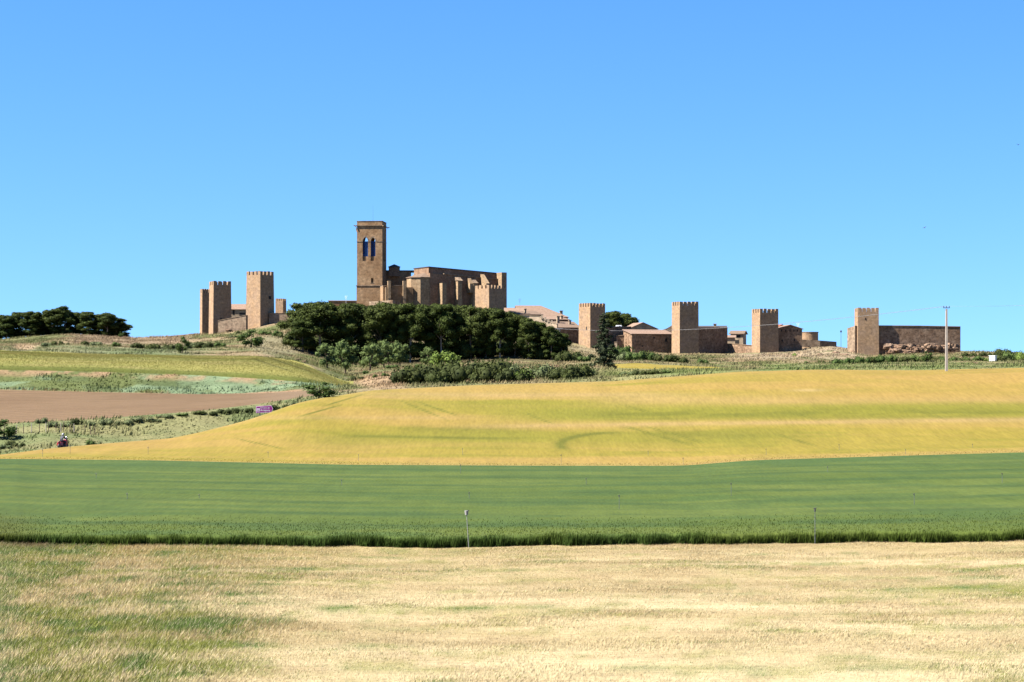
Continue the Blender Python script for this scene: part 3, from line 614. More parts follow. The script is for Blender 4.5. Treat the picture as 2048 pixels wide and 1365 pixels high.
# bushes
bd = [proto_bush(41+i, M['bush_dark']) for i in range(3)]; bgn = [proto_bush(51+i, M['bush_green']) for i in range(3)]
bgy = [proto_bush(61+i, M['bush_grey'], 'scrub') for i in range(2)]; bdr = [proto_bush(71, M['bush_dry'], 'dry_shrub')]; bl_ = [proto_bush(81, M['bush_lime'])]
sets = {'d': bd, 'g': bgn, 'y': bgy, 'r': bdr, 'l': bl_}
adj = {'d': 'dark green', 'g': 'mid green', 'y': 'grey-green', 'r': 'dry brown', 'l': 'lime green'}
cnt = {}
def bush_row(items, where, group):
    for i, (x, D, wpx, hpx, kd) in enumerate(items):
        X, Y, Z = on(x, D); H = hpx/F*D/1.12; W = max(wpx/F*D/2/1.2, H*.8)
        pr = sets[kd][i % len(sets[kd])]
        place(pr, (X, Y, Z-.12*H), (W, min(W, 2.6), H), random.uniform(-.5, .5), '%s bush %s, %s from left' % (adj[kd], where, ordn(i)), 'bush', group)
rr = random.Random(3)
it = []
x = 815
while x < 1175:
    it.append((x, 330+rr.uniform(-6, 8), rr.uniform(44, 66), (rr.uniform(40, 54) if x < 1010 else rr.uniform(28, 42)), rr.choice('dddddd') if x < 1010 or x > 1090 else rr.choice('ddylg'))); x += rr.uniform(13, 19)
bush_row(it, 'in the thick hedge beside the barley', 'bushes of the hedge below the wood')
it = []; x = 850
while x < 1190:
    it.append((x, 352+rr.uniform(-6, 8), rr.uniform(34, 52), rr.uniform(16, 24), rr.choice('ddydg') if not 990 < x < 1100 else rr.choice('yd'))); x += rr.uniform(22, 30)
bush_row(it, 'in the second row of the hedge', 'bushes of the hedge below the wood')
bush_row([(1170, 340, 50, 22, 'y'), (1262, 336, 44, 14, 'y'), (1280, 330, 34, 17, 'd'), (1310, 330, 40, 13, 'd'), (1330, 334, 30, 9, 'g')], 'at the foot of the lone conifer', 'bushes round the lone conifer')
bush_row([(1040, 400, 90, 11, 'r'), (905, 402, 60, 8, 'r'), (1100, 398, 42, 15, 'r'), (940, 404, 60, 8, 'r')], 'of dead growth on the bank before the wood', 'dry bushes before the wood')
bush_row([(1130, 470, 40, 34, 'd'), (1150, 478, 44, 32, 'd'), (1168, 470, 34, 18, 'g'), (1240, 470, 34, 24, 'y'), (1255, 474, 44, 24, 'g'), (1272, 468, 40, 27, 'g'), (1290, 472, 36, 27, 'd'), (1305, 466, 40, 20, 'g'), (1325, 462, 40, 20, 'd'), (1345, 460, 40, 20, 'd'), (1365, 458, 34, 17, 'd'), (1238, 520, 34, 36, 'g'), (1140, 500, 34, 22, 'g')], 'in the hedge below the curtain wall', 'bushes below the curtain wall')
bush_row([(1405, 455, 22, 15, 'g'), (1610, 470, 12, 8, 'g'), (1643, 470, 10, 10, 'd'), (1590, 540, 9, 9, 'l')], 'on stony ground below the right-hand towers', 'bushes on the stony ground')
it = []; x = 1680
while x < 1880:
    it.append((x, 430+rr.uniform(-4, 4), rr.uniform(28, 42), rr.uniform(13, 20), rr.choice('dgg'))); x += rr.uniform(12, 17)
bush_row(it, 'in the hedge before the long right-hand wall', 'bushes of the right-hand hedge')
it = []; x = 1892
while x < 2110:
    it.append((x, 440+rr.uniform(-6, 6), rr.uniform(26, 44), (rr.uniform(13, 20) if x < 1975 else rr.uniform(20, 28)) if not 1968 < x < 1990 else 7, rr.choice('gggdl'))); x += rr.uniform(12, 17)
bush_row(it, 'at the far right beside the white cabinet', 'bushes at the far right')
bush_row([(1930, 545, 20, 13, 'd'), (1942, 545, 20, 12, 'd'), (1955, 545, 20, 12, 'd'), (1966, 545, 22, 13, 'd'), (1978, 545, 18, 12, 'd'), (2008, 530, 34, 26, 'd'), (1998, 530, 26, 18, 'd'), (2030, 535, 28, 16, 'd')], 'on the skyline beyond the long right wall', 'far bushes on the right skyline')
bush_row([(275, 505, 34, 15, 'd'), (300, 500, 42, 18, 'd'), (322, 505, 42, 20, 'd'), (345, 500, 40, 18, 'd'), (385, 505, 34, 20, 'y'), (410, 500, 44, 20, 'd'), (440, 505, 30, 14, 'g'), (230, 505, 30, 12, 'g'), (195, 500, 34, 14, 'y'), (170, 500, 22, 12, 'd'), (95, 500, 28, 12, 'y'), (115, 500, 28, 13, 'd')], 'in the hollow above the upper barley', 'bushes above the upper barley')
bush_row([(530, 560, 30, 12, 'g'), (550, 556, 34, 16, 'g'), (568, 552, 30, 16, 'd'), (478, 580, 12, 8, 'd'), (466, 560, 18, 6, 'y')], 'below the foot of the left towers', 'bushes below the left towers')
it = []
for (x, D, w_, h_, k_) in [(20, 239, 40, 20, 'd'), (38, 236, 34, 15, 'd'), (10, 234, 40, 14, 'y'), (180, 236, 20, 22, 'g'), (196, 238, 22, 14, 'y'), (108, 254, 36, 20, 'y'), (135, 254, 12, 18, 'y'), (154, 256, 10, 20, 'd'), (84, 258, 20, 20, 'y'), (185, 255, 26, 15, 'y'), (215, 256, 44, 22, 'y'), (250, 256, 46, 18, 'y'), (285, 258, 60, 16, 'y'), (312, 258, 30, 9, 'y'), (330, 260, 44, 12, 'y'), (365, 262, 34, 10, 'g'), (400, 264, 40, 13, 'd'), (425, 264, 36, 14, 'd'), (450, 266, 40, 16, 'd'), (474, 267, 34, 15, 'd'), (497, 268, 36, 15, 'd'), (536, 270, 30, 19, 'g'), (550, 271, 30, 15, 'd'), (570, 272, 30, 12, 'd'), (592, 274, 18, 15, 'y'), (610, 276, 26, 9, 'y'), (664, 280, 40, 9, 'y'), (345, 246, 30, 10, 'y'), (290, 243, 26, 9, 'g')]: it.append((x, D, w_*.85, h_*.8, k_))
it.sort()
bush_row(it, 'along the roadside verge at the left', 'bushes of the roadside verge')
it = []; x = -60
while x < 640:
    it.append((x, 356+rr.uniform(-8, 6), rr.uniform(26, 52), rr.uniform(6, 10), rr.choice('yyyyg') if x < 470 else rr.choice('ryy'))); x += rr.uniform(24, 46)
bush_row([(770, 390, 9, 9, 'g'), (748, 392, 8, 9, 'g'), (712, 400, 10, 14, 'd'), (725, 398, 10, 8, 'd'), (815, 410, 30, 14, 'g'), (785, 425, 30, 10, 'g'), (840, 430, 24, 10, 'g'), (730, 420, 20, 9, 'g'), (652, 430, 14, 7, 'd')], 'on grass between mound and wood', 'small bushes round the mound')

# ------------------------------------------------------------------ buildings
def frame(xC, D):
    ph = math.atan((xC-1024)/F); r = np.array([math.cos(ph), -math.sin(ph)]); f = np.array([math.sin(ph), math.cos(ph)])
    return np.array([(xC-1024)/F*D, D]), r, f
def tower(name, label, xL, xC, xR, ytop, ybase, D, mat, nL=4, nR=5, taper=.02, mh=1.2, deepL=None, deepR=None, deep=2.5, rel=1.0, opening=None, cat='tower'):
    Cn, r, f = frame(xC, D); wl = (xC-xL)/F*D; wr = (xR-xC)/F*D; s = math.hypot(wl, wr); th = math.atan2(wl, wr)
    eL = -math.sin(th)*r+math.cos(th)*f; eR = math.cos(th)*r+math.sin(th)*f
    sL = deepL or s; sR = deepR or s
    zb = CZ+(HY-ybase)/F*D; zt = CZ+(HY-ytop)/F*D; t = .5
    e = empty(name, (Cn[0], Cn[1], zb)); tag(e, label, cat)
    if cat == 'tower': e['group'] = 'crenellated towers of the village wall'
    zf = zt-mh-1.2; m = MB()
    q = lambda a, b, k=0: (Cn+eR*a+eL*b)
    k = taper*s
    bot = [q(-k, -k), q(sR+k, -k), q(sR+k, sL+k), q(-k, sL+k)]; top = [q(0, 0), q(sR, 0), q(sR, sL), q(0, sL)]
    m.prism([(p[0], p[1], zb-deep) for p in bot], [(p[0], p[1], zf) for p in top]); body = m.build('wall', mat, e)
    m = MB(); B = lambda mm, a0, a1, b0, b1, z0, z1: mm.box(Cn, eR, eL, a0, a1, b0, b1, z0, z1)
    B(m, 0, sR, 0, t, zf, zt-mh); B(m, 0, sR, sL-t, sL, zf, zt-mh); B(m, 0, t, t, sL-t, zf, zt-mh); B(m, sR-t, sR, t, sL-t, zf, zt-mh)
    m.build('parapet', mat, e)
    g = .5; rj = random.Random(int(xC))
    for side in range(4):
        n = nR if side in (0, 2) else nL; L = sR if side in (0, 2) else sL; wm = L/(n+(n-1)*g)
        for i in range(n):
            a0 = i*(1+g)*wm; a1 = a0+wm
            zt_ = zt-rj.uniform(0, .12)
            if side == 0: A = (max(a0, 0), a1, 0, t) 
            if side == 2: A = (a0, a1, sL-t, sL)
            if side in (1, 3):
                a0 = max(a0, t); a1 = min(a1, sL-t)
                if a1-a0 < .08: continue
                A = (0, t, a0, a1) if side == 1 else (sR-t, sR, a0, a1)
            mm = MB(); j = rj.uniform(0, .02)
            B(mm, A[0]+j, A[1]-j, A[2]+j, A[3]-j, zt-mh, zt_); mm.build('merlon', mat, e)
    if opening:
        for (face, u, z0, z1, ww) in opening:
            mm = MB()
            if face == 'L': B(mm, -.01-k, .1, u, u+ww, z0, z1)
            else: B(mm, u, u+ww, -.01-k, .1, z0, z1)
            mm.build('window', M['dark'], e)
    return e
zt_ = lambda y, D: CZ+(HY-y)/F*D
tower('wall_tower', 'narrow crenellated tower at the far left end, half hidden by its taller neighbour', 400, 404.5, 421, 578, 669, 612, M['stone'], 2, 4, .03)
tower('wall_tower', 'crenellated tower second from the left with broad brown front', 418.5, 427, 462, 562, 671, 600, M['stone'], 3, 4, .035, opening=[('R', 2.1, zt_(640, 600), zt_(636, 600), .35)])
tower('wall_tower', 'tallest of the left wall towers, pale left face and nearly black right face', 493, 520.5, 547.5, 542, 652, 598, M['stone'], 4, 4, .03, opening=[('R', 3.6, zt_(598, 598), zt_(592, 598), .9)])
tower('small_turret', 'small crenellated turret behind the left walls, next to the wood', 551, 566, 572.5, 597, 632, 650, M['stone'], 4, 3, .0, .8, cat='turret')
tower('wall_tower', 'low crenellated tower standing before the right end of the church', 950, 978, 1008, 570, 640, 622, M['stone'], 4, 5, .0, 1.1)
tower('wall_tower', 'crenellated tower just right of the wood, behind the lone conifer', 1157.5, 1180.5, 1210.5, 606, 700, 598, M['stone'], 5, 5, .012, opening=[('L', 1.55, zt_(660, 598), zt_(653.5, 598), .45)])
tower('wall_tower', 'crenellated tower in the middle of the right-hand row, lit on its narrow left face', 1343.5, 1359.5, 1397, 603, 709, 590, M['stone'], 4, 5, .01)
tower('wall_tower', 'crenellated tower between the long shaded wall and the round stone tank', 1503.5, 1520, 1556.5, 617.5, 708, 590, M['stone'], 4, 5, .01)
tower('wall_tower', 'rightmost crenellated tower beside the long wall on the rocks', 1709, 1716, 1757, 615.5, 712, 578, M['stone'], 3, 5, .012, opening=[('R', 2.0, zt_(640, 578), zt_(636, 578), .3)])

def wall_run(name, label, pts, mat, thick=1.2, deep=2.5, cap=None, cat='wall'):
    """pts: (px, ytop, ybase, D)"""
    e = empty(name, P(pts[0][0], pts[0][2], pts[0][3])); tag(e, label, cat); m = MB(); cp = MB()
    for a, b in zip(pts[:-1], pts[1:]):
        pa = P(a[0], a[1], a[3]); pb = P(b[0], b[1], b[3]); za = P(a[0], a[2], a[3])[2]-deep; zb = P(b[0], b[2], b[3])[2]-deep
        d = (pb-pa)[:2]; d /= np.linalg.norm(d); n = np.array([-d[1], d[0]]);
        if n[1] < 0: n = -n
        n = n*thick
        m.prism([(pa[0], pa[1], za), (pb[0], pb[1], zb), (pb[0]+n[0], pb[1]+n[1], zb), (pa[0]+n[0], pa[1]+n[1], za)], [(pa[0], pa[1], pa[2]), (pb[0], pb[1], pb[2]), (pb[0]+n[0], pb[1]+n[1], pb[2]), (pa[0]+n[0], pa[1]+n[1], pa[2])])
        if cap:
            o = n/thick*-.12; i = n/thick*(thick+.1)
            c = [(pa[0]+o[0], pa[1]+o[1]), (pb[0]+o[0], pb[1]+o[1]), (pb[0]+i[0], pb[1]+i[1]), (pa[0]+i[0], pa[1]+i[1])]; zz = [pa[2], pb[2], pb[2], pa[2]]
            cp.prism([(c[k][0], c[k][1], zz[k]+.003) for k in range(4)], [(c[k][0], c[k][1], zz[k]+cap[1]) for k in range(4)])
    m.build('masonry', mat, e)
    if cap: cp.build('coping', cap[0], e)
    return e
wall_run('curtain_wall', 'pale rubble wall sloping between the two groups of left towers', [(436, 642, 667, 597), (465, 636.5, 660, 595.5), (492, 631.5, 656, 594)], M['stone_pale'], cap=(M['stone_pale'], .12))
wall_run('curtain_wall', 'low wall stub right of the tallest left tower, before the wood', [(538, 627.5, 646, 600), (560, 627, 645, 599.5), (590, 626.5, 645, 599)], M['stone_pale'], cap=(M['stone'], .12))
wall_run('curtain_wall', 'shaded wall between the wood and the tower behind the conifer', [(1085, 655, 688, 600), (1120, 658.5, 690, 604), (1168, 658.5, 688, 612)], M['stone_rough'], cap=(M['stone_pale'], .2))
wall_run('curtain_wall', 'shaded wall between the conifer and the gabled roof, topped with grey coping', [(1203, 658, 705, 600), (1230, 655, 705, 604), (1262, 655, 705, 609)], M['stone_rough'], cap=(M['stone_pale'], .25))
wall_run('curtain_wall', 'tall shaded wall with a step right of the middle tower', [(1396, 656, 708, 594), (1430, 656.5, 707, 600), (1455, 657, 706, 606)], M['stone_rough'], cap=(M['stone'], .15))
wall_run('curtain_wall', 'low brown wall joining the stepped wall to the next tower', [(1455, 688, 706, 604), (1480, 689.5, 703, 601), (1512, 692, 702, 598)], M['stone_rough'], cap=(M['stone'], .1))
wall_run('curtain_wall', 'long stone wall standing on the rocks at the right', [(1757, 652.5, 712, 579.3), (1840, 653, 708, 580.3), (1921, 654.5, 712, 581.4)], M['stone_rough'], 1.6, cap=(M['stone'], .2))
wall_run('curtain_wall', 'pale pinkish wall stub left of the rightmost tower', [(1694.5, 657, 700, 584), (1710, 652, 702, 579)], M['stone_pale'], 1.2)
wall_run('low_wall', 'low dry stone wall running right from the round stone tank', [(1603, 679.5, 686, 606), (1640, 681.5, 688, 606), (1673, 684, 690, 608)], M['stone_pale'], .8, deep=1.2)
# shaded end return of the right wall
def gate_pier():
    e = empty('gate_pier', P(1232, 707, 600)); tag(e, 'pale stone pier standing alone before the shaded wall, right of the conifer', 'pier'); Cn, r, f = frame(1232, 600)
    m = MB(); m.box(Cn, r, f, -.45, .35, 0, .9, P(0, 709, 600)[2]-1, P(0, 685.5, 600)[2]); m.build('shaft', M['cream'], e)
    m = MB(); m.box(Cn, r, f, -.52, .42, -.06, .96, P(0, 685.5, 600)[2]+.003, P(0, 684.5, 600)[2]+.1); m.build('cap', M['stone_pale'], e)
gate_pier()

def house(name, label, x0, x1, yeave, ybase, D, depth, rot, rise, mat, roof, axis='x', over=.35, wins=(), chim=None, mono=False, cat='house', deep=3, hip=0):
    """x0..x1 image span of the front, rot (deg) turns the front to the left(+)/right(-)"""
    Cn, r, f = frame((x0+x1)/2, D); c, s_ = math.cos(R(rot)), math.sin(R(rot)); ux = r*c+f*s_; uy = -r*s_+f*c
    W = (x1-x0)/F*D/c; o = Cn-ux*W/2; ze = zt_(yeave, D); zb = zt_(ybase, D)-deep
    e = empty(name, (Cn[0], Cn[1], zb+deep)); tag(e, label, cat)
    q = lambda a, b, z: (o[0]+ux[0]*a+uy[0]*b, o[1]+ux[1]*a+uy[1]*b, z)
    m = MB(); m.prism([q(0, 0, zb), q(W, 0, zb), q(W, depth, zb), q(0, depth, zb)], [q(0, 0, ze), q(W, 0, ze), q(W, depth, ze), q(0, depth, ze)])
    th = .18; v = over; rm = MB()
    if mono:      # single slope rising to the back
        k = rise/depth
        rm.prism([q(-v, -v, ze-v*k+.02), q(W+v, -v, ze-v*k+.02), q(W+v, depth+v, ze+rise+v*k+.02), q(-v, depth+v, ze+rise+v*k+.02)], [q(-v, -v, ze-v*k+th), q(W+v, -v, ze-v*k+th), q(W+v, depth+v, ze+rise+v*k+th), q(-v, depth+v, ze+rise+v*k+th)])
        m.prism([q(0, 0, ze), q(W, 0, ze), q(W, depth, ze), q(0, depth, ze)], [q(0, 0, ze+.01), q(W, 0, ze+.01), q(W, depth, ze+rise), q(0, depth, ze+rise)])
    elif axis == 'x' and hip:      # ridge parallel to the front, right end hipped
        h2 = depth/2; k = rise/h2; xr = W*(1-hip)
        for b0 in (-v, depth+v):
            rm.prism([q(-v, b0, ze-v*k+.02), q(W+v, b0, ze-v*k+.02), q(xr, h2, ze+rise+.02), q(-v, h2, ze+rise+.02)], [q(-v, b0, ze-v*k+th), q(W+v, b0, ze-v*k+th), q(xr, h2, ze+rise+th), q(-v, h2, ze+rise+th)])
        rm.prism([q(W+v, -v, ze-v*k+.02), q(W+v, depth+v, ze-v*k+.02), q(xr, h2, ze+rise+.02)], [q(W+v, -v, ze-v*k+th), q(W+v, depth+v, ze-v*k+th), q(xr, h2, ze+rise+th)])
        m.prism([q(0, 0, ze), q(0, depth, ze), q(0, h2, ze+rise)], [q(xr*.9, 0, ze), q(xr*.9, depth, ze), q(xr*.9, h2, ze+rise)])
    elif axis == 'x':   # ridge parallel to the front
        h2 = depth/2; k = rise/h2
        for sgn in (0, 1):
            b0, b1 = (-v, h2) if sgn == 0 else (depth+v, h2)
            rm.prism([q(-v, b0, ze-v*k+.02), q(W+v, b0, ze-v*k+.02), q(W+v, b1, ze+rise+.02), q(-v, b1, ze+rise+.02)], [q(-v, b0, ze-v*k+th), q(W+v, b0, ze-v*k+th), q(W+v, b1, ze+rise+th), q(-v, b1, ze+rise+th)])
        m.prism([q(0, 0, ze), q(0, depth, ze), q(0, h2, ze+rise)], [q(W, 0, ze), q(W, depth, ze), q(W, h2, ze+rise)])
    else:
        w2 = W/2; k = rise/w2
        for sgn in (0, 1):
            a0, a1 = (-v, w2) if sgn == 0 else (W+v, w2)
            rm.prism([q(a0, -v, ze-v*k+.02), q(a0, depth+v, ze-v*k+.02), q(a1, depth+v, ze+rise+.02), q(a1, -v, ze+rise+.02)], [q(a0, -v, ze-v*k+th), q(a0, depth+v, ze-v*k+th), q(a1, depth+v, ze+rise+th), q(a1, -v, ze+rise+th)])
        m.prism([q(0, 0, ze), q(W, 0, ze), q(w2, 0, ze+rise)], [q(0, depth, ze), q(W, depth, ze), q(w2, depth, ze+rise)])
    m.build('wall', mat, e); ro = rm.build('roof', roof, e)
    for (a, z0, z1, ww, nm) in wins:
        mm = MB(); mm.prism([q(a, -.03, ze-z1), q(a+ww, -.03, ze-z1), q(a+ww, .12, ze-z1), q(a, .12, ze-z1)], [q(a, -.03, ze-z0), q(a+ww, -.03, ze-z0), q(a+ww, .12, ze-z0), q(a, .12, ze-z0)]); mm.build(nm, M['dark'], e)
    if chim:
        for (a, b, zt2, cw) in chim:
            mm = MB(); mm.prism([q(a, b, ze-.5), q(a+cw, b, ze-.5), q(a+cw, b+cw, ze-.5), q(a, b+cw, ze-.5)], [q(a, b, ze+zt2), q(a+cw, b, ze+zt2), q(a+cw, b+cw, ze+zt2), q(a, b+cw, ze+zt2)])
            x = cw+.15
            mm.prism([q(a-.15, b-.15, ze+zt2), q(a+x, b-.15, ze+zt2), q(a+x, b+x, ze+zt2), q(a-.15, b+x, ze+zt2)], [q(a-.15, b-.15, ze+zt2+.2), q(a+x, b-.15, ze+zt2+.2), q(a+x, b+x, ze+zt2+.2), q(a-.15, b+x, ze+zt2+.2)])
            mm.build('chimney', M['plaster'], ro if False else e)
    return e
# village left
house('village_house', 'pale house with pink tiled roof showing between the left towers', 458, 497, 619, 640, 630, 7, -8, 1.6, M['plaster'], M['tile'], wins=[(1.2, .3, 1.8, .6, 'window'), (3.3, 1.1, 2.8, 2.0, 'door')])
house('flat_building', 'low brown flat-roofed building left of the bell tower', 657, 713, 603, 630, 655, 6, 0, .35, M['stone_church'], M['tile_dull'], mono=True, over=.15)
# village right of the church
house('village_house', 'large house with a broad pink tiled roof right of the church', 1038, 1136, 634, 660, 655, 11, 10, 3.7, M['stone_rough'], M['tile'], hip=.5, chim=[(14.3, 3.2, 2.0, .9)], wins=[(13.5, .8, 2, .8, 'window')])
house('village_house', 'low pink-roofed house squeezed between church and wood', 1007, 1046, 625, 650, 640, 8, 0, 1.4, M['cream'], M['tile'])
house('village_house', 'house with single-pitch dull roof and dark gable in front of the large pink roof', 1034, 1084, 630, 655, 628, 6, 22, 1.2, M['stone_rough'], M['tile_dull'], mono=True, chim=[(3.0, 1, 1.7, .55)])
wall_run('crenellated_wall', 'cream rampart wall stepping down to the right above the wood', [(1018, 630, 662, 614), (1058, 632, 665, 614), (1079, 633, 668, 613), (1102, 645.5, 675, 612), (1114, 648.5, 680, 611)], M['cream'], .7, cap=(M['cream'], .1))
cw = [o for o in bpy.data.objects if o.name.startswith('crenellated_wall')][0]
for i, (x, y, D) in enumerate([(1084, 636, 612.5), (1090.5, 639.5, 612.3), (1097, 643, 612.1), (1103.5, 645.8, 611.9), (1110, 647.4, 611.5)]):
    m = MB(); Cn, r, f = frame(x, D); m.box(Cn, r, f, -.32, .32, -.05, .6, zt_(y, D)-.3, zt_(y, D)+.75); m.build('merlon', M['cream'], cw)
house('village_house', 'low house with brown tiled roof left of the tower behind the conifer', 1112, 1160, 656, 672, 622, 7, 18, 1.9, M['stone_rough'], M['tile_dull'], mono=True, chim=[(5.5, 3.5, 2.3, .6), (2.0, 5, 3.6, .8)])
house('village_house', 'dark-walled house with small chimney under the eaves of the large pink roof', 1086, 1138, 640, 668, 636, 7, 24, 1.0, M['stone_rough'], M['tile'], mono=True, chim=[(6.9, 1.2, 1.2, .6)])
house('village_house', 'house with a low triangular grey gable behind the shaded wall', 1257, 1315, 658.5, 690, 640, 10, 18, 2.0, M['plaster'], M['tile'], axis='y', over=.3)
house('village_house', 'long house with pale tiled roof built against the middle tower', 1264, 1346, 669, 708, 597, 7, 22, 1.35, M['stone_rough'], M['tile'], mono=True, over=.3, wins=[(10.7, 1.3, 2.2, .65, 'window'), (6.9, .8, 1.3, .5, 'window'), (3.2, 3.4, 3.8, .4, 'window')])
wall_run('rubble_wall', 'ruined wall with broken sloping top left of the long pale-roofed house', [(1233, 672.5, 707, 601), (1248, 672, 707, 601), (1253, 664, 707, 601), (1262.5, 662, 707, 601.5)], M['stone_rough'], .9, cap=(M['stone_pale'], .22))
house('village_house', 'low shaded roof with a chimney block above the stepped wall', 1396, 1452, 656, 690, 612, 7, 0, .6, M['stone_rough'], M['lead'], mono=True, chim=[(4.8, 1.0, 1.1, .85)])
house('village_house', 'small pale two-storey house with overhanging roof and dark balcony', 1461, 1486, 668, 690, 640, 6, -10, .9, M['plaster'], M['tile_dull'], over=.5, wins=[(1.9, .4, 1.3, 1.3, 'window'), (1.0, 2.0, 3.4, 1.8, 'door')])
house('village_shed', 'low pale shed left of the small two-storey house', 1452, 1470, 676, 692, 632, 5, 0, .7, M['plaster'], M['tile'], mono=True, cat='shed')
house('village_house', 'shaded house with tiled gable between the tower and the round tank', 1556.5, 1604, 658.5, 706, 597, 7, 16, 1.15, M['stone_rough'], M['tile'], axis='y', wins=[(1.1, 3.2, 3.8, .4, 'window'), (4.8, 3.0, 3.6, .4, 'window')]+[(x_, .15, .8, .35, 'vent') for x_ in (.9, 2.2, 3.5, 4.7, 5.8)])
house('village_house', 'small red gable peeping over the shaded house by the tank', 1556, 1572, 655, 700, 608, 6, 20, .7, M['stone_rough'], M['tile_red'], axis='y')
wall_run('ruined_wall', 'low sunlit ruin behind the left side of the middle tower', [(1322, 661, 680, 618), (1334, 657, 680, 618), (1344, 651, 680, 618)], M['stone_pale'], .9)
def tank():
    D = 622; c = P(1621, 680, D); rad = 18/F*D; e = empty('round_tank', c); tag(e, 'round drum-shaped stone tank behind the shaded house', 'tank')
    n = 40; p = lambda r_: [(c[0]+math.cos(2*math.pi*i/n)*r_, c[1]+rad+math.sin(2*math.pi*i/n)*r_) for i in range(n)]
    m = MB(); m.poly(p(rad), zt_(690, D)-2, zt_(665.5, D)); m.build('drum', M['stone'], e)
    m = MB(); m.poly(p(rad+.12), zt_(665.5, D)+.003, zt_(664, D)); m.build('rim', M['stone_pale'], e)
tank()

# ------------------------------------------------------------------ church
def church():
    e = empty('church', (-26.8, 650, 30)); tag(e, 'large brown fortress church with tall square bell tower on the hilltop', 'church')
    O = np.array([-26.8, 650.0]); u = np.array([.883, .469]); n = np.array([.469, -.883]); S = M['stone_church']; L = 26.3
    q = lambda a, b, z: (O[0]+u[0]*a+n[0]*b, O[1]+u[1]*a+n[1]*b, z)
    ze_ = lambda a: 44.9-.065*a
    zp_ = lambda a: 46.75-.057*a
    def SL(m, a0, a1, b0, b1, f0, f1): return m.prism([q(a0, b0, f0(a0)), q(a1, b0, f0(a1)), q(a1, b1, f0(a1)), q(a0, b1, f0(a0))], [q(a0, b0, f1(a0)), q(a1, b0, f1(a1)), q(a1, b1, f1(a1)), q(a0, b1, f1(a0))])
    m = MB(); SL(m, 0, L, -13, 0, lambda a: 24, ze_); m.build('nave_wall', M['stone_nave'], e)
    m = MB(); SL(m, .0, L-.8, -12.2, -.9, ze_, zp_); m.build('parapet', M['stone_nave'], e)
    m = MB(); SL(m, 5.0, L, -1.0, .3, lambda a: ze_(a)+.003, lambda a: ze_(a)+.28); m.build('cornice', M['stone_pale'], e)
    m = MB(); SL(m, -.15, L-.7, -12.4, -.7, lambda a: zp_(a)+.003, lambda a: zp_(a)+.28); m.build('roof', M['lead'], e)
    def t_of(px): k = (px-1024)/F; return (650*k+26.8)/(u[0]-k*u[1])
    for (px0, px1, yt, cap) in ((876, 884, 567, 0), (908, 915, 562, 1), (939, 946, 567, 1)):
        t0 = t_of(px0+1.5); D = 650+u[1]*t0; p = (px1-px0)/F*D/.49; zt0 = zt_(yt, D); m = MB()
        m.prism([q(t0, 0, 24), q(t0+1.5, 0, 24), q(t0+1.5, p, 24), q(t0, p, 24)], [q(t0, 0, zt0), q(t0+1.5, 0, zt0), q(t0+1.5, p, zt0), q(t0, p, zt0)])
        b = m.build('buttress', M['stone_buttress'], e)
        if cap:
            m = MB(); m.prism([q(t0-.2, 0, zt0+.003), q(t0+1.8, 0, zt0+.003), q(t0+1.8, p+.2, zt0+.003), q(t0-.2, p+.2, zt0+.003)], [q(t0-.2, 0, zt0+1.5), q(t0+1.8, 0, zt0+1.5), q(t0+1.8, p-.9, zt0+.5), q(t0-.2, p-.9, zt0+.5)]); m.build('cap', M['stone_pale'], b)
    for (px0, yt, yb, run) in ((934, 556, 568, 2.2), (961, 549, 568, 4.2)):
        t0 = t_of(px0); D = 650+u[1]*t0; z1_ = zt_(yt, D); z0_ = zt_(yb, D); m = MB()
        m.prism([q(t0, 0, z0_-3), q(t0, run, z0_-3), q(t0, run, z0_), q(t0, .3, z1_), q(t0, 0, z1_)], [q(t0+1.2, 0, z0_-3), q(t0+1.2, run, z0_-3), q(t0+1.2, run, z0_), q(t0+1.2, .3, z1_), q(t0+1.2, 0, z1_)]); m.build('flying_buttress', M['stone_buttress'], e)
    t0 = t_of(995); D = 650+u[1]*t0; m = MB(); SL(m, t0, t0+1.9, -1.2, 3.0, lambda a: 24, lambda a: zt_(546, D)); m.build('corner_pier', M['stone_buttress'], e)
    for (a, b_, zz) in ((7.0, .0, 41.5), (16.2, .0, 43.0), (20.3, .0, 43.0)):
        m = MB(); SL(m, a, a+.5, -.01, .06, lambda x: zz, lambda x: zz+.9); m.build('window', M['stone_pale'], e)
    # apse, half octagon at the near end
    c = q(-1.6, -4.3, 0)[:2]; rad = 4.3; pts = []
    for a in (-100, -67.5, -22.5, 22.5, 67.5, 100):
        an = R(a); pts.append((c[0]-u[0]*math.cos(an)*rad+n[0]*math.sin(an)*rad, c[1]-u[1]*math.cos(an)*rad+n[1]*math.sin(an)*rad))
    pts = [q(.5, 0-.02-8.4, 0)[:2]]+pts[1:-1]+[q(.5, -.1, 0)[:2]]
    m = MB(); m.poly(pts, 24, 43.3); ap = m.build('apse', M['stone_buttress'], e)
    top = q(.6, -4.3, 45.3); pr = [(c[0]+(p[0]-c[0])*1.07, c[1]+(p[1]-c[1])*1.07) for p in pts]
    m = MB(); m.add([(p[0], p[1], 43.303) for p in pr]+[(p[0], p[1], 43.5) for p in pr]+[top], [tuple(range(6))]+[(i, (i+1) % 6, 6+(i+1) % 6, 6+i) for i in range(6)]+[(6+i, 6+(i+1) % 6, 12) for i in range(6)]); m.build('roof', M['tile_dull'], ap)
    # transept block behind the bell tower, lantern with a little gable
    Cn, r, f = frame(773, 671); m = MB(); m.box(Cn, r, f, -1.5, 8.3, 0, 9, 24, zt_(543, 671)); m.build('transept', S, e)
    m = MB(); m.box(Cn, r, f, -1.7, 9.5, -.2, 9.2, zt_(543, 671)+.003, zt_(541, 671)); m.build('roof', M['lead'], e)
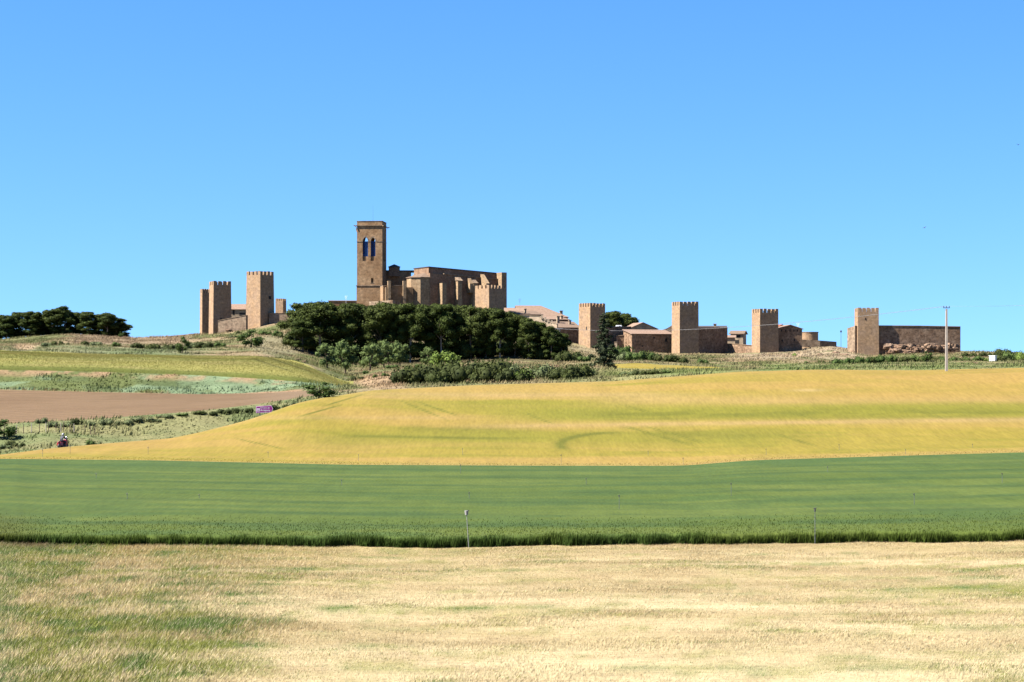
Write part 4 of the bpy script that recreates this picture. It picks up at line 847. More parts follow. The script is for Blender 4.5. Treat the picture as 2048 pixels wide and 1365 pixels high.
    Cn, r, f = frame(788.5, 670); z0_ = zt_(541, 670); z1_ = zt_(534, 670); z2_ = zt_(528.5, 670); w_ = 11.2/F*670
    m = MB(); m.box(Cn, r, f, -w_, w_, .1, 3.6, z0_-2, z1_); lt = m.build('stair_turret', M['stone_rough'], e)
    m = MB(); k = 1.12*w_; g = lambda a, b, z: (Cn[0]+r[0]*a+f[0]*b, Cn[1]+r[1]*a+f[1]*b, z)
    m.prism([g(-k, -.2, z1_), g(k, -.2, z1_), g(k, 3.9, z1_), g(-k, 3.9, z1_)], [g(-.15, 1.7, z2_), g(.15, 1.7, z2_), g(.15, 2.0, z2_), g(-.15, 2.0, z2_)]); m.build('roof', M['lead'], lt)
    # low chapels in front, with piers
    Cn, r, f = frame(766, 645); th = R(6); ux = r*math.cos(th)+f*math.sin(th); uy = -r*math.sin(th)+f*math.cos(th); px = 645/F
    m = MB(); m.box(Cn, ux, uy, 0, 46*px, 0, 9, 24, zt_(572.5, 645)); m.build('chapel_wall', S, e)
    m = MB(); m.box(Cn, ux, uy, 0, 46.6*px, -.2, 9, zt_(572.5, 645)+.003, zt_(571, 645)); m.build('chapel_cornice', M['stone_pale'], e)
    m = MB(); m.box(Cn, ux, uy, 45*px, 62*px, 2.0, 9, 24, zt_(574, 645)); m.build('side_chapel', S, e)
    for (a0, a1, yt, ya, out) in ((4.5, 8.5, 575, 604, 1.3), (12*.5+3, 14.5, 562.5, 604, 1.9), (39.5, 45.5, 562, 612, 1.6)):
        m = MB(); m.box(Cn, ux, uy, a0*px, a1*px, -out, 0.4, 24, zt_(yt, 645)); b = m.build('pier', M['stone_buttress'], e)
        if yt < 570:
            m = MB(); m.box(Cn, ux, uy, a0*px-.1, a1*px+.1, -out-.1, .3, zt_(598, 645), zt_(597, 645)); m.build('ledge', M['stone_pale'], b)
    # bell tower
    TD = 662; Cn, r, f = frame(764.5, TD); wl = 50.5/F*TD; wr = 8.3/F*TD; s = math.hypot(wl, wr); th = math.atan2(wl, wr)
    eL = -math.sin(th)*r+math.cos(th)*f; eR = math.cos(th)*r+math.sin(th)*f; Lp = Cn+eL*s; uu = -eL; vv = eR      # u along the front from left to corner, v to the back
    bt = empty('bell_tower', (Cn[0], Cn[1], 34)); bt.parent = e; bt.location = (Cn[0]+26.8, Cn[1]-650, 4.0)
    BB = lambda m, a0, a1, b0, b1, z0, z1: m.box(Lp, uu, vv, a0, a1, b0, b1, z0, z1)
    Q = lambda a, b, z: (Lp[0]+uu[0]*a+vv[0]*b, Lp[1]+uu[1]*a+vv[1]*b, z)
    z = lambda y: zt_(y, TD)
    m = MB(); BB(m, -.12, s+.12, -.12, s+.12, 24, z(572.5)); m.build('base_storey', S, bt)
    m = MB(); BB(m, -.3, s+.3, -.3, s+.3, z(572.5)+.003, z(570.8)); m.build('string_course', M['stone_pale'], bt)
    # middle storey with small window opening
    wu0, wu1 = (742-714)/50.5*s, (747-714)/50.5*s; zm = z(570.8); zs = z(523.5)
    def pierced(name, holes, z0, z1, vpos, thick, mat, axis=0):
        m = MB(); us = {0, s}
        for (a0, a1, zs_, zsp, arch) in holes:
            for k in range(9 if arch else 2): us.add(a0+(a1-a0)*k/(8 if arch else 1))
        us = sorted(us)
        def top(a, h):
            a0, a1, zs_, zsp, arch = h
            if not arch: return zsp
            x = (a-(a0+a1)/2)/((a1-a0)/2); x = min(1, abs(x)); return zsp+(a1-a0)*.88*math.sqrt(max(0, 1-((x*.62+.38)**2-.1444)/.8556)) if x < .999 else zsp
        def pr(pts): # pts (u,z) polygon
            if axis == 0: m.prism([Q(a, vpos, zz) for a, zz in pts], [Q(a, vpos+thick, zz) for a, zz in pts])
            else: m.prism([Q(vpos, a, zz) for a, zz in pts], [Q(vpos+thick, a, zz) for a, zz in pts])
        for a, b in zip(us[:-1], us[1:]):
            if axis == 1: a_, b_ = max(a, 1.0), min(b, s-1.0)
            else: a_, b_ = a, b
            if b_-a_ < 1e-4: continue
            hs_ = [h for h in holes if h[0]-1e-6 <= a and b <= h[1]+1e-6]
            if not hs_: pr([(a_, z0), (b_, z0), (b_, z1), (a_, z1)]); continue
            h = hs_[0]; pr([(a_, z0), (b_, z0), (b_, h[2]), (a_, h[2])]); pr([(a_, top(a, h)), (b_, top(b, h)), (b_, z1), (a_, z1)])
        o = m.build(name, mat, bt)
        bm = bmesh.new(); bm.from_mesh(o.data); bmesh.ops.remove_doubles(bm, verts=bm.verts[:], dist=1e-4)
        seen = {}
        for fc in bm.faces: seen.setdefault(tuple(sorted(v.index for v in fc.verts)), []).append(fc)
        bmesh.ops.delete(bm, geom=[x for l in seen.values() if len(l) > 1 for x in l], context='FACES_ONLY')
        bmesh.ops.recalc_face_normals(bm, faces=bm.faces[:]); bm.to_mesh(o.data); bm.free(); return o
    m = MB(); BB(m, 0, s, 1.0, s, zm+.003, zs); m.build('middle_storey_core', S, bt)
    pierced('middle_storey', [(wu0, wu1, z(566), z(556.5), False)], zm+.003, zs, 0, .997, S)
    m = MB(); BB(m, wu0-.2, wu1+.2, -.06, .1, z(567), z(566)); m.build('window_sill', M['stone_pale'], bt)
    BF = [((725.2-714)/50.5*s, (736.2-714)/50.5*s, z(522), z(484), True), ((741.3-714)/50.5*s, (751-714)/50.5*s, z(522), z(484), True)]
    z1 = z(452)
    pierced('belfry_front', BF, zs+.003, z1, 0, 1.0, S)
    pierced('belfry_back', [(1.2, 3.6, z(520), z(480), True), (4.4, 6.8, z(520), z(480), True)], zs+.003, z1, s-1.0, 1.0, S)
    pierced('belfry_side', [(2.2, 3.7, z(522), z(484), True), (4.5, 6.0, z(522), z(484), True)], zs+.003, z1, s-1.0, 1.0, S, 1)
    pierced('belfry_side', [(2.2, 3.7, z(522), z(484), True), (4.5, 6.0, z(522), z(484), True)], zs+.003, z1, 0, 1.0, S, 1)
    for (a0, a1, zs_, zsp, _) in BF:
        m = MB(); N = 10; ring = []
        w0 = (a1-a0)/2; cx_ = (a0+a1)/2
        def arc(wd, hh_): return [(cx_-wd+2*wd*k/N, zsp+hh_*math.sqrt(max(0, 1-((abs(-1+2*k/N)*.62+.38)**2-.1444)/.8556))) for k in range(N+1)]
        ia = arc(w0, 2*w0*.88); oa = arc(w0+.38, 2*w0*.88+.5)
        for k in range(N): m.prism([Q(*x_) for x_ in ((ia[k][0], -.07, ia[k][1]), (ia[k+1][0], -.07, ia[k+1][1]), (oa[k+1][0], -.07, oa[k+1][1]), (oa[k][0], -.07, oa[k][1]))], [Q(*x_) for x_ in ((ia[k][0], .05, ia[k][1]), (ia[k+1][0], .05, ia[k+1][1]), (oa[k+1][0], .05, oa[k+1][1]), (oa[k][0], .05, oa[k][1]))])
        m.build('archivolt', M['stone_pale'], bt)
        m = MB(); BB(m, a0-.1, a1+.1, .55, .6, z(513), zsp+.2); m.build('window_net', M['net'], bt)
        m = MB(); BB(m, a0, a1, .4, .7, z(522)-.01, z(513)); m.build('window_parapet', S, bt)
    for (a0, a1) in ((0-.1, BF[0][0]-.4), (BF[1][1]+.4, s+.1)):
        m = MB(); BB(m, a0, a1, -.1, .02, z(484), z(482.6)); m.build('string_course', M['stone_pale'], bt)
    m = MB(); BB(m, s-.02, s+.1, .02, s, z(484), z(482.6)); m.build('string_course', M['stone_pale'], bt)
    m = MB(); BB(m, -.35, s+.35, -.35, s+.35, z1+.003, z(450.6)); m.build('cornice', M['stone_pale'], bt)
    m = MB(); BB(m, .0, s, .0, s, z(450.6)+.003, z(443)); m.build('top_parapet', S, bt)
    m = MB(); BB(m, -.1, s+.1, -.1, s+.1, z(443)+.003, z(442)); m.build('coping', M['stone_rough'], bt)
    for (a, b, d) in ((-.3, -.3, (-.75, -.35, .3)), (s+.3, s+.3, (.7, .4, .3)), (s+.25, -.25, (.35, -.6, .1)), (-.2, .3, (-.45, -.1, -1.6))):
        m = MB(); p0 = Q(a, b, z1-.1); p1 = Q(a+d[0], b+d[1], z1-.1+(d[2] if d[2] > 0 else .2)); 
        if d[2] < 0: p0 = Q(0, .3, z1-2.0); p1 = Q(-.35, .1, z1-.2)
        m.tube(p0, p1, .22, .10, 6); m.build('gargoyle', M['stone_church'], bt)
    m = MB(); m.tube(Q(s*.55, s*.5, z(442)), Q(s*.55, s*.5, z(408)), .03, .012, 5); m.build('lightning_rod', M['metal_dark'], bt)
    m = MB(); m.tube(Q(s*.55, s*.5, z(442)), Q(s*.55, s*.5, z(440)), .3, .1, 6); m.build('finial', M['stone'], bt)
    return e
m, t, b = newmat('blue_window_net')
b.inputs['Base Color'].default_value = (.02, .04, .12, 1); tr = nd(t, 'ShaderNodeBsdfTransparent'); tr.inputs[0].default_value = (.36, .46, .58, 1)
mx = nd(t, 'ShaderNodeMixShader'); n_ = nd(t, 'ShaderNodeTexNoise', Scale=3.0); r_ = ramp(t, n_.outputs[0], [(.3, (.28, .28, .28)), (.7, (.4, .4, .4))])
t.links.new(r_, mx.inputs[0]); t.links.new(b.outputs[0], mx.inputs[1]); t.links.new(tr.outputs[0], mx.inputs[2]); t.links.new(mx.outputs[0], t.nodes['Material Output'].inputs[0]); M['net'] = m
M['stone_nave'] = stone_mat('shaded_nave_stone', (.33, .21, .14), (.27, .17, .11), (.38, .25, .17), (.22, .14, .09), .5, .25, .4)  # church stone darkened, the nave's shade is put into its colour
church()
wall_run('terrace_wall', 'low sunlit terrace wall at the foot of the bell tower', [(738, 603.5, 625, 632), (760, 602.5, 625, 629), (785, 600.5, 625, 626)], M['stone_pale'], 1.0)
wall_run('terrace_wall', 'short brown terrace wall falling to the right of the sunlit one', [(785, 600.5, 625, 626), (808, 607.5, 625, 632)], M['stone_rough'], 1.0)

# ------------------------------------------------------------------ rocks
def rocks(items, where, group):
    for i, (x, yc, D, wp, hp) in enumerate(items):
        r = np.random.default_rng(300+i); c = P(x, yc, D); W = wp/F*D/2; H = hp/F*D/2
        bm = bmesh.new(); bmesh.ops.create_icosphere(bm, subdivisions=3, radius=1)
        for v in bm.verts:
            p = v.co; k = 1+1.1*(float(fbm(p.x*2.1+i*7, p.y*1.6+p.z*3.3, 4, 5))-.5)
            v.co = Vector((p.x*k*W, p.y*k*max(W*.6, 1.0), (max(-.7, min(.7, p.z*k))+.12*math.sin(p.z*9+i))*H*1.35))
        me = bpy.data.meshes.new('rock'); 
        uv = bm.loops.layers.uv.new('UVMap')
        for fc in bm.faces:
            for l in fc.loops: l[uv].uv = (l.vert.co.x+i*3, l.vert.co.z)
        bm.to_mesh(me); bm.free(); me.materials.append(M['rock'])
        o = bpy.data.objects.new('rock', me); C.objects.link(o); o.location = tuple(float(v) for v in c); o.rotation_euler.z = random.uniform(-.3, .3)
        tag(o, 'weathered boulder %s, %s from left' % (where, ordn(i)), 'rock', group)
it = []
for i in range(30):
    x = 1777+i*4.5+rr.uniform(-3, 3); it.append((x, 698+rr.uniform(-6, 7)-(3 if x > 1870 else 0), 577.4+rr.uniform(-1.2, .8), rr.uniform(10, 27), rr.uniform(6, 14)))
it.sort(); rocks(it, 'of the outcrop under the long right-hand wall', 'boulders under the right-hand wall')
rocks([(1688, 712, 560, 22, 8), (1672, 706, 565, 14, 5), (1702, 716, 555, 12, 6), (1660, 714, 550, 16, 4), (1640, 709, 560, 10, 4), (1705, 706, 580, 8, 9), (1642, 727, 480, 9, 5), (1560, 712, 560, 12, 3), (1470, 714, 560, 14, 4), (1490, 712, 570, 12, 3), (1500, 717, 550, 10, 3), (1950, 727, 410, 12, 4)], 'lying on the stony slope below the right-hand towers', 'boulders on the stony slope')
rocks([(457, 661, 594, 12, 4), (470, 672, 590, 9, 3), (484, 668, 588, 8, 3), (595, 720, 430, 14, 5), (609, 724, 425, 8, 5), (562, 655, 590, 10, 4)], 'on the slope below the left towers', 'boulders on the left slope')
# heap of pale stones before the wood
it = []
for i in range(40): it.append((974+i*2.7+rr.uniform(-2, 2), 736+rr.uniform(-2.5, 3)+i*.06, 392+rr.uniform(-4, 4), rr.uniform(5, 9), rr.uniform(2.2, 3.6)))
rocks(it, 'in the pale stone heap before the wood', 'stones of the heap before the wood')

# ------------------------------------------------------------------ utility poles and wires
pL = on(1118, 548); pR = on(1893, 300)
zL = zt_(658, 548); zR = zt_(615.5, 300)
e = empty('lattice_pylon', pL); tag(e, 'grey lattice power pole at the right end of the wood', 'power pole')
m = MB(); hw = .42
for sxx in (-1, 1):
    for syy in (-1, 1): m.tube((pL[0]+sxx*hw*1.5, pL[1]+syy*hw*1.5, pL[2]-1), (pL[0]+sxx*hw*.6, pL[1]+syy*hw*.6, zL), .07, .06, 4)
n = 9
for i in range(n):
    za = pL[2]+(zL-pL[2])*i/n; zb_ = pL[2]+(zL-pL[2])*(i+1)/n; wa = hw*(1.5-.9*i/n); wb = hw*(1.5-.9*(i+1)/n); s2 = 1 if i % 2 else -1
    m.tube((pL[0]-s2*wa, pL[1]-wa, za), (pL[0]+s2*wb, pL[1]-wb, zb_), .045, .045, 4); m.tube((pL[0]-s2*wa, pL[1]+wa, za), (pL[0]+s2*wb, pL[1]+wb, zb_), .045, .045, 4)
    m.tube((pL[0]-wa, pL[1]-s2*wa, za), (pL[0]-wb, pL[1]+s2*wb, zb_), .045, .045, 4); m.tube((pL[0]+wa, pL[1]-s2*wa, za), (pL[0]+wb, pL[1]+s2*wb, zb_), .045, .045, 4)
m.build('lattice', M['metal'], e)
m = MB(); m.tube((pL[0]-1.1, pL[1], zL), (pL[0]+1.1, pL[1], zL), .09, .09, 5); m.build('crossarm', M['metal'], e)
m = MB(); m.box(np.array([pL[0], pL[1]]), np.array([1., 0]), np.array([0., 1.]), -1.0, 1.0, -1.0, 1.0, pL[2]-1, pL[2]+.5); m.build('footing', M['conc_grey'], e)
m = MB(); m.box(np.array([pL[0]-.6, pL[1]-.9]), np.array([1., 0]), np.array([0., 1.]), -.35, .35, -.3, .3, pL[2]+1.3, pL[2]+2.3); m.build('switch_box', M['conc_grey'], e)
e = empty('utility_pole', pR); tag(e, 'tall slim concrete utility pole with short crossarm at the barley edge on the right', 'utility pole')
m = MB(); m.box(np.array([pR[0], pR[1]]), np.array([1., 0]), np.array([0., 1.]), -.01, .01, -.01, .01, pR[2]-1, pR[2]-.9)
m = MB(); w0, w1 = .19, .13
m.prism([(pR[0]-w0, pR[1]-w0, pR[2]-1), (pR[0]+w0, pR[1]-w0, pR[2]-1), (pR[0]+w0, pR[1]+w0, pR[2]-1), (pR[0]-w0, pR[1]+w0, pR[2]-1)], [(pR[0]-w1, pR[1]-w1, zR-.2), (pR[0]+w1, pR[1]-w1, zR-.2), (pR[0]+w1, pR[1]+w1, zR-.2), (pR[0]-w1, pR[1]+w1, zR-.2)]); m.build('shaft', M['conc'], e)
m = MB(); m.tube((pR[0]-.48, pR[1], zR-.05), (pR[0]+.48, pR[1], zR-.05), .06, .06, 6); m.build('crossarm', M['metal_dark'], e)
for dx in (-.42, 0, .42):
    m = MB(); m.tube((pR[0]+dx, pR[1], zR-.02), (pR[0]+dx, pR[1], zR+.22), .05, .07, 7); m.build('insulator', M['metal_dark'], e)
def cable(a, b, sag, rad, label):
    m = MB(); N = 26; a = Vector(a); b = Vector(b)
    pt = lambda t: a.lerp(b, t)-Vector((0, 0, sag*4*t*(1-t)))
    for i in range(N): m.tube(pt(i/N), pt((i+1)/N), rad, rad, 4)
    tag(m.build('overhead_cable', M['cable']), label, 'cable', 'overhead cables between the power poles')
for i, (dx, lab) in enumerate(((-.42, 'left cable of the three strung between the two power poles'), (0, 'middle cable of the three strung between the two power poles'), (.42, 'right cable of the three strung between the two power poles'))):
    cable((pL[0]+dx*2.2, pL[1], zL+.02), (pR[0]+dx, pR[1], zR+.2), 1.8, .011, lab)
    cable((pR[0]+dx, pR[1], zR+.2), (pR[0]+34+dx, pR[1]-95, zR+1.0), 1.2, .006, lab.replace('strung between the two power poles', 'leaving the right pole out of the picture'))
# lamp post, aerials
def post(name, label, x, y0, y1, D, rad, mat, cat, head=None):
    a = P(x, y1, D); e = empty(name, a); tag(e, label, cat); m = MB(); m.tube((a[0], a[1], a[2]-1), (a[0], a[1], zt_(y0, D)), rad, rad*.7, 6); m.build('pole', mat, e)
    zz = zt_(y0, D)
    if head == 'lamp': m = MB(); m.tube((a[0], a[1], zz), (a[0], a[1], zz+.55), .12, .3, 8); m.tube((a[0], a[1], zz+.55), (a[0], a[1], zz+.75), .34, .05, 8); m.build('lamp_head', M['metal_dark'], e)
    if head == 'aerial':
        m = MB()
        for k in range(4): m.tube((a[0]-.5+.08*k, a[1], zz-.3*k-.1), (a[0]+.5-.08*k, a[1], zz-.3*k-.1), .03, .03, 4)
        m.build('aerial_rods', mat, e)
    return e
post('street_lamp', 'thin dark street lamp on the ridge left of the rightmost tower', 1682, 666, 690, 600, .07, M['metal_dark'], 'street lamp', 'lamp')
post('roof_aerial', 'thin television aerial on the large pink roof', 1039.5, 598, 618, 640, .035, M['metal'], 'aerial', 'aerial')
post('roof_aerial', 'white television aerial on the flat building left of the bell tower', 692, 592, 604, 653, .035, M['white'], 'aerial', 'aerial')
post('roof_aerial', 'white television aerial above the shaded house by the round tank', 1596, 646.5, 660, 612, .03, M['white'], 'aerial', 'aerial')
# white cabinet
a = P(1985, 726, 432); z0 = g1(a[0], 432)
e = empty('utility_cabinet', (a[0], 432, z0)); tag(e, 'white utility cabinet among the bushes at the far right', 'cabinet')
Cn, r, f = frame(1983.5, 432); th = R(-28); ux = r*math.cos(th)+f*math.sin(th); uy = -r*math.sin(th)+f*math.cos(th); zt2 = zt_(711.5, 432)
m = MB(); m.box(Cn, ux, uy, -.62, .78, 0, .8, z0-.4, zt2-.1); m.build('box', M['white'], e, bevel=.02)
m = MB(); m.box(Cn, ux, uy, -.72, .88, -.1, .9, zt2-.1, zt2); m.build('lid', M['white'], e, bevel=.02)
m = MB(); m.box(Cn, ux, uy, -.56, .72, -.025, 0, z0+.1, zt2-.2); m.build('door', M['white'], e)

# ------------------------------------------------------------------ sprinkler risers in the crops
def riser(head):
    e = empty('sprinkler_riser', (0, 0, 0)); m = MB(); m.tube((0, 0, -.3), (0.02, 0, 1.0), .018, .016, 6); o = m.build('pipe', M['metal'], None); o.parent = e
    m = MB(); m.tube((0, 0, 1.0), (0, 0, 1.06), .035, .03, 6); m.tube((-.05, 0, 1.07), (.07, 0, 1.1), .02, .015, 5); o = m.build('nozzle', M['metal_dark'], None); o.parent = e
    return e
rp = riser(0)
# (px, ytop, D, tilt, label)
ri = [(140, 893, 211, 0), (296, 895, 212, 0), (536, 905, 208, 0), (717, 910, 206, 0), (925, 898, 214, 0), (1122, 911, 202, 0), (1296, 903, 214, 0), (1366, 917, 201, 0), (1532, 899, 211, 0), (1678, 890, 216, 0), (1811, 900, 209, 0), (1945, 889, 218, 0),
      (192, 948, 166, 0), (683, 960, 163, 0), (921, 930, 184, 0), (1172, 958, 163, 0), (1655, 934, 176, 0), (2004, 948, 155, 0), (1462, 968, 145, 0), (254, 988, 139, 0), (398, 990, 141, 0), (938, 986, 144, .02), (1238, 992, 133, 0), (1828, 989, 131, 0), (85, 900, 206, 0)]
ri.sort()
for i, (x, yt, D, tl) in enumerate(ri):
    X = (x-1024)/F*D; zg = g1(X, D)-.55; H = (zt_(yt, D)-zg)/1.06
    inb = D > 200
    o = place(rp, (X, D, zg), (1.0, 1.0, H), 0, 'thin sprinkler riser %s, %s from left of all thin risers' % ('at the green wheat far edge' if inb else 'inside the green wheat', ordn(i)), 'sprinkler riser', 'sprinkler risers in the crops')
def big_riser(x, yt, yb, D, tilt, head, lab):
    X = (x-1024)/F*D; zb = zt_(yb, D); zt2 = zt_(yt, D); e = empty('irrigation_post', (X, D, zb)); tag(e, lab, 'irrigation post')
    m = MB(); m.tube((X+tilt, D, zb-.3), (X, D, zt2), .02, .017, 8); m.build('pipe', M['metal'] if head != 'drum' else M['conc_grey'], e)
    if head == 'drum': m = MB(); m.tube((X, D, zt2-.12), (X, D, zt2+.12), .08, .11, 12); m.build('drum', M['conc_grey'], e); m = MB(); m.tube((X+.05, D, zt2+.12), (X+.15, D, zt2+.14), .03, .02, 6); m.build('nozzle', M['metal_dark'], e)
    else: m = MB(); m.tube((X, D, zt2-.05), (X, D, zt2+.12), .05, .04, 8); m.tube((X-.08, D, zt2+.12), (X+.1, D, zt2+.16), .03, .02, 6); m.build('nozzle', M['metal_dark'], e)
big_riser(933, 1026, 1094, 109.6, .14, 'drum', 'pale leaning irrigation post topped by a grey drum at the near edge of the wheat')
big_riser(1630, 1022, 1088, 109.8, 0, 'nozzle', 'upright grey irrigation post at the near edge of the wheat on the right')

# ------------------------------------------------------------------ fence at the left
fx = [33, 47, 63, 79, 92, 97, 112, 122, 127, 140, 148, 170, 181, 190]
for i, x in enumerate(fx):
    D = 249; X, Y, Z = on(x, D); pale_ = x in (33, 63, 92, 122, 148)
    m = MB(); m.tube((0, 0, -.4), (0, 0, .95+.08*(i % 3)), (.055 if pale_ else .05), .04, 6); o = m.build('fence_post', M['conc'] if pale_ else M['bark'])
    o.location = (X, Y, Z+.15); tag(o, '%s fence post by the roadside, %s from the left of the row' % ('whitish' if pale_ else 'dark wooden', ordn(i)), 'fence post', 'fence posts by the road')
# ------------------------------------------------------------------ direction sign
def sign():
    D = 262; X = (529-1024)/F*D; zc = zt_(819, D); W = 34/F*D; H = 13.5/F*D; zg = g1(X, D)
    e = empty('direction_sign', (X, D, zg)); tag(e, 'purple arrow-shaped tourist direction sign with white lettering beside the road', 'road sign')
    e2 = None
    sl_ = .05
    out = lambda k: [(-W/2+k, -H/2+k-sl_*W/2), (W/2-.22-k*.3, -H/2+k+sl_*W/2), (W/2-k*1.2, .0+sl_*W/2), (W/2-.22-k*.3, H/2-k+sl_*W/2), (-W/2+k, H/2-k-sl_*W/2)]
    for nm, k, y, th, mt in (('panel', 0, 0, .05, 'sign_rim'), ('face', .06, -.006, .004, 'purple')):
        m = MB(); p = out(k); m.prism([(X+a, D+y, zc+b) for a, b in p], [(X+a, D+y+th, zc+b) for a, b in p]); m.build(nm, M[mt], e)
    m = MB(); m.prism([(X-W/2+.12, D-.012, zc-.27), (X-W/2+.50, D-.012, zc-.27), (X-W/2+.50, D-.012, zc+.10), (X-W/2+.12, D-.012, zc+.10)], [(X-W/2+.12, D-.008, zc-.27), (X-W/2+.50, D-.008, zc-.27), (X-W/2+.50, D-.008, zc+.10), (X-W/2+.12, D-.008, zc+.10)]); pc = m.build('pictogram_panel', M['white'], e)
    m = MB()
    for (a0, a1, b0, b1) in ((.17, .45, -.20, -.12), (.17, .22, -.12, .02), (.40, .45, -.12, .02), (.285, .335, -.12, .05)): m.prism([(X-W/2+a0, D-.016, zc+b0), (X-W/2+a1, D-.016, zc+b0), (X-W/2+a1, D-.016, zc+b1), (X-W/2+a0, D-.016, zc+b1)], [(X-W/2+a0, D-.013, zc+b0), (X-W/2+a1, D-.013, zc+b0), (X-W/2+a1, D-.013, zc+b1), (X-W/2+a0, D-.013, zc+b1)])
    m.build('pictogram', M['purple'], e)
    for txt, dz, sz in (('El Cerco de', .10, .26), ('Artajona', -.24, .34)):
        cu = bpy.data.curves.new('t', 'FONT'); cu.body = txt; cu.size = sz; cu.extrude = .003
        ob = bpy.data.objects.new('t', cu); C.objects.link(ob); bpy.context.view_layer.update()
        me = bpy.data.meshes.new_from_object(ob.evaluated_get(bpy.context.evaluated_depsgraph_get())); bpy.data.objects.remove(ob)
        me.materials.clear(); me.materials.append(M['white']); o = bpy.data.objects.new('lettering', me); C.objects.link(o); o.parent = e
        o.location = (-W/2+.58, -.012, zc-zg+dz); o.rotation_euler = (R(90), 0, 0); o.scale = (1.0, 1, 1)
        wd = max(v.co.x for v in me.vertices); k = 1.28/wd if sz > .3 else 1.22/wd; o.scale = (k, 1, 1)
    for dx in (-.6, .5):
        m = MB(); m.tube((X+dx, D+.10, zg-.3), (X+dx, D+.10, zc+H/2-.05), .04, .04, 8); m.build('post', M['metal'], e)
M['purple'] = plain('purple_sign_paint', (.30, .02, .22), .5, vary=.05); M['sign_rim'] = plain('sign_rim_paint', (.70, .45, .62), .5, vary=.05)
sign()

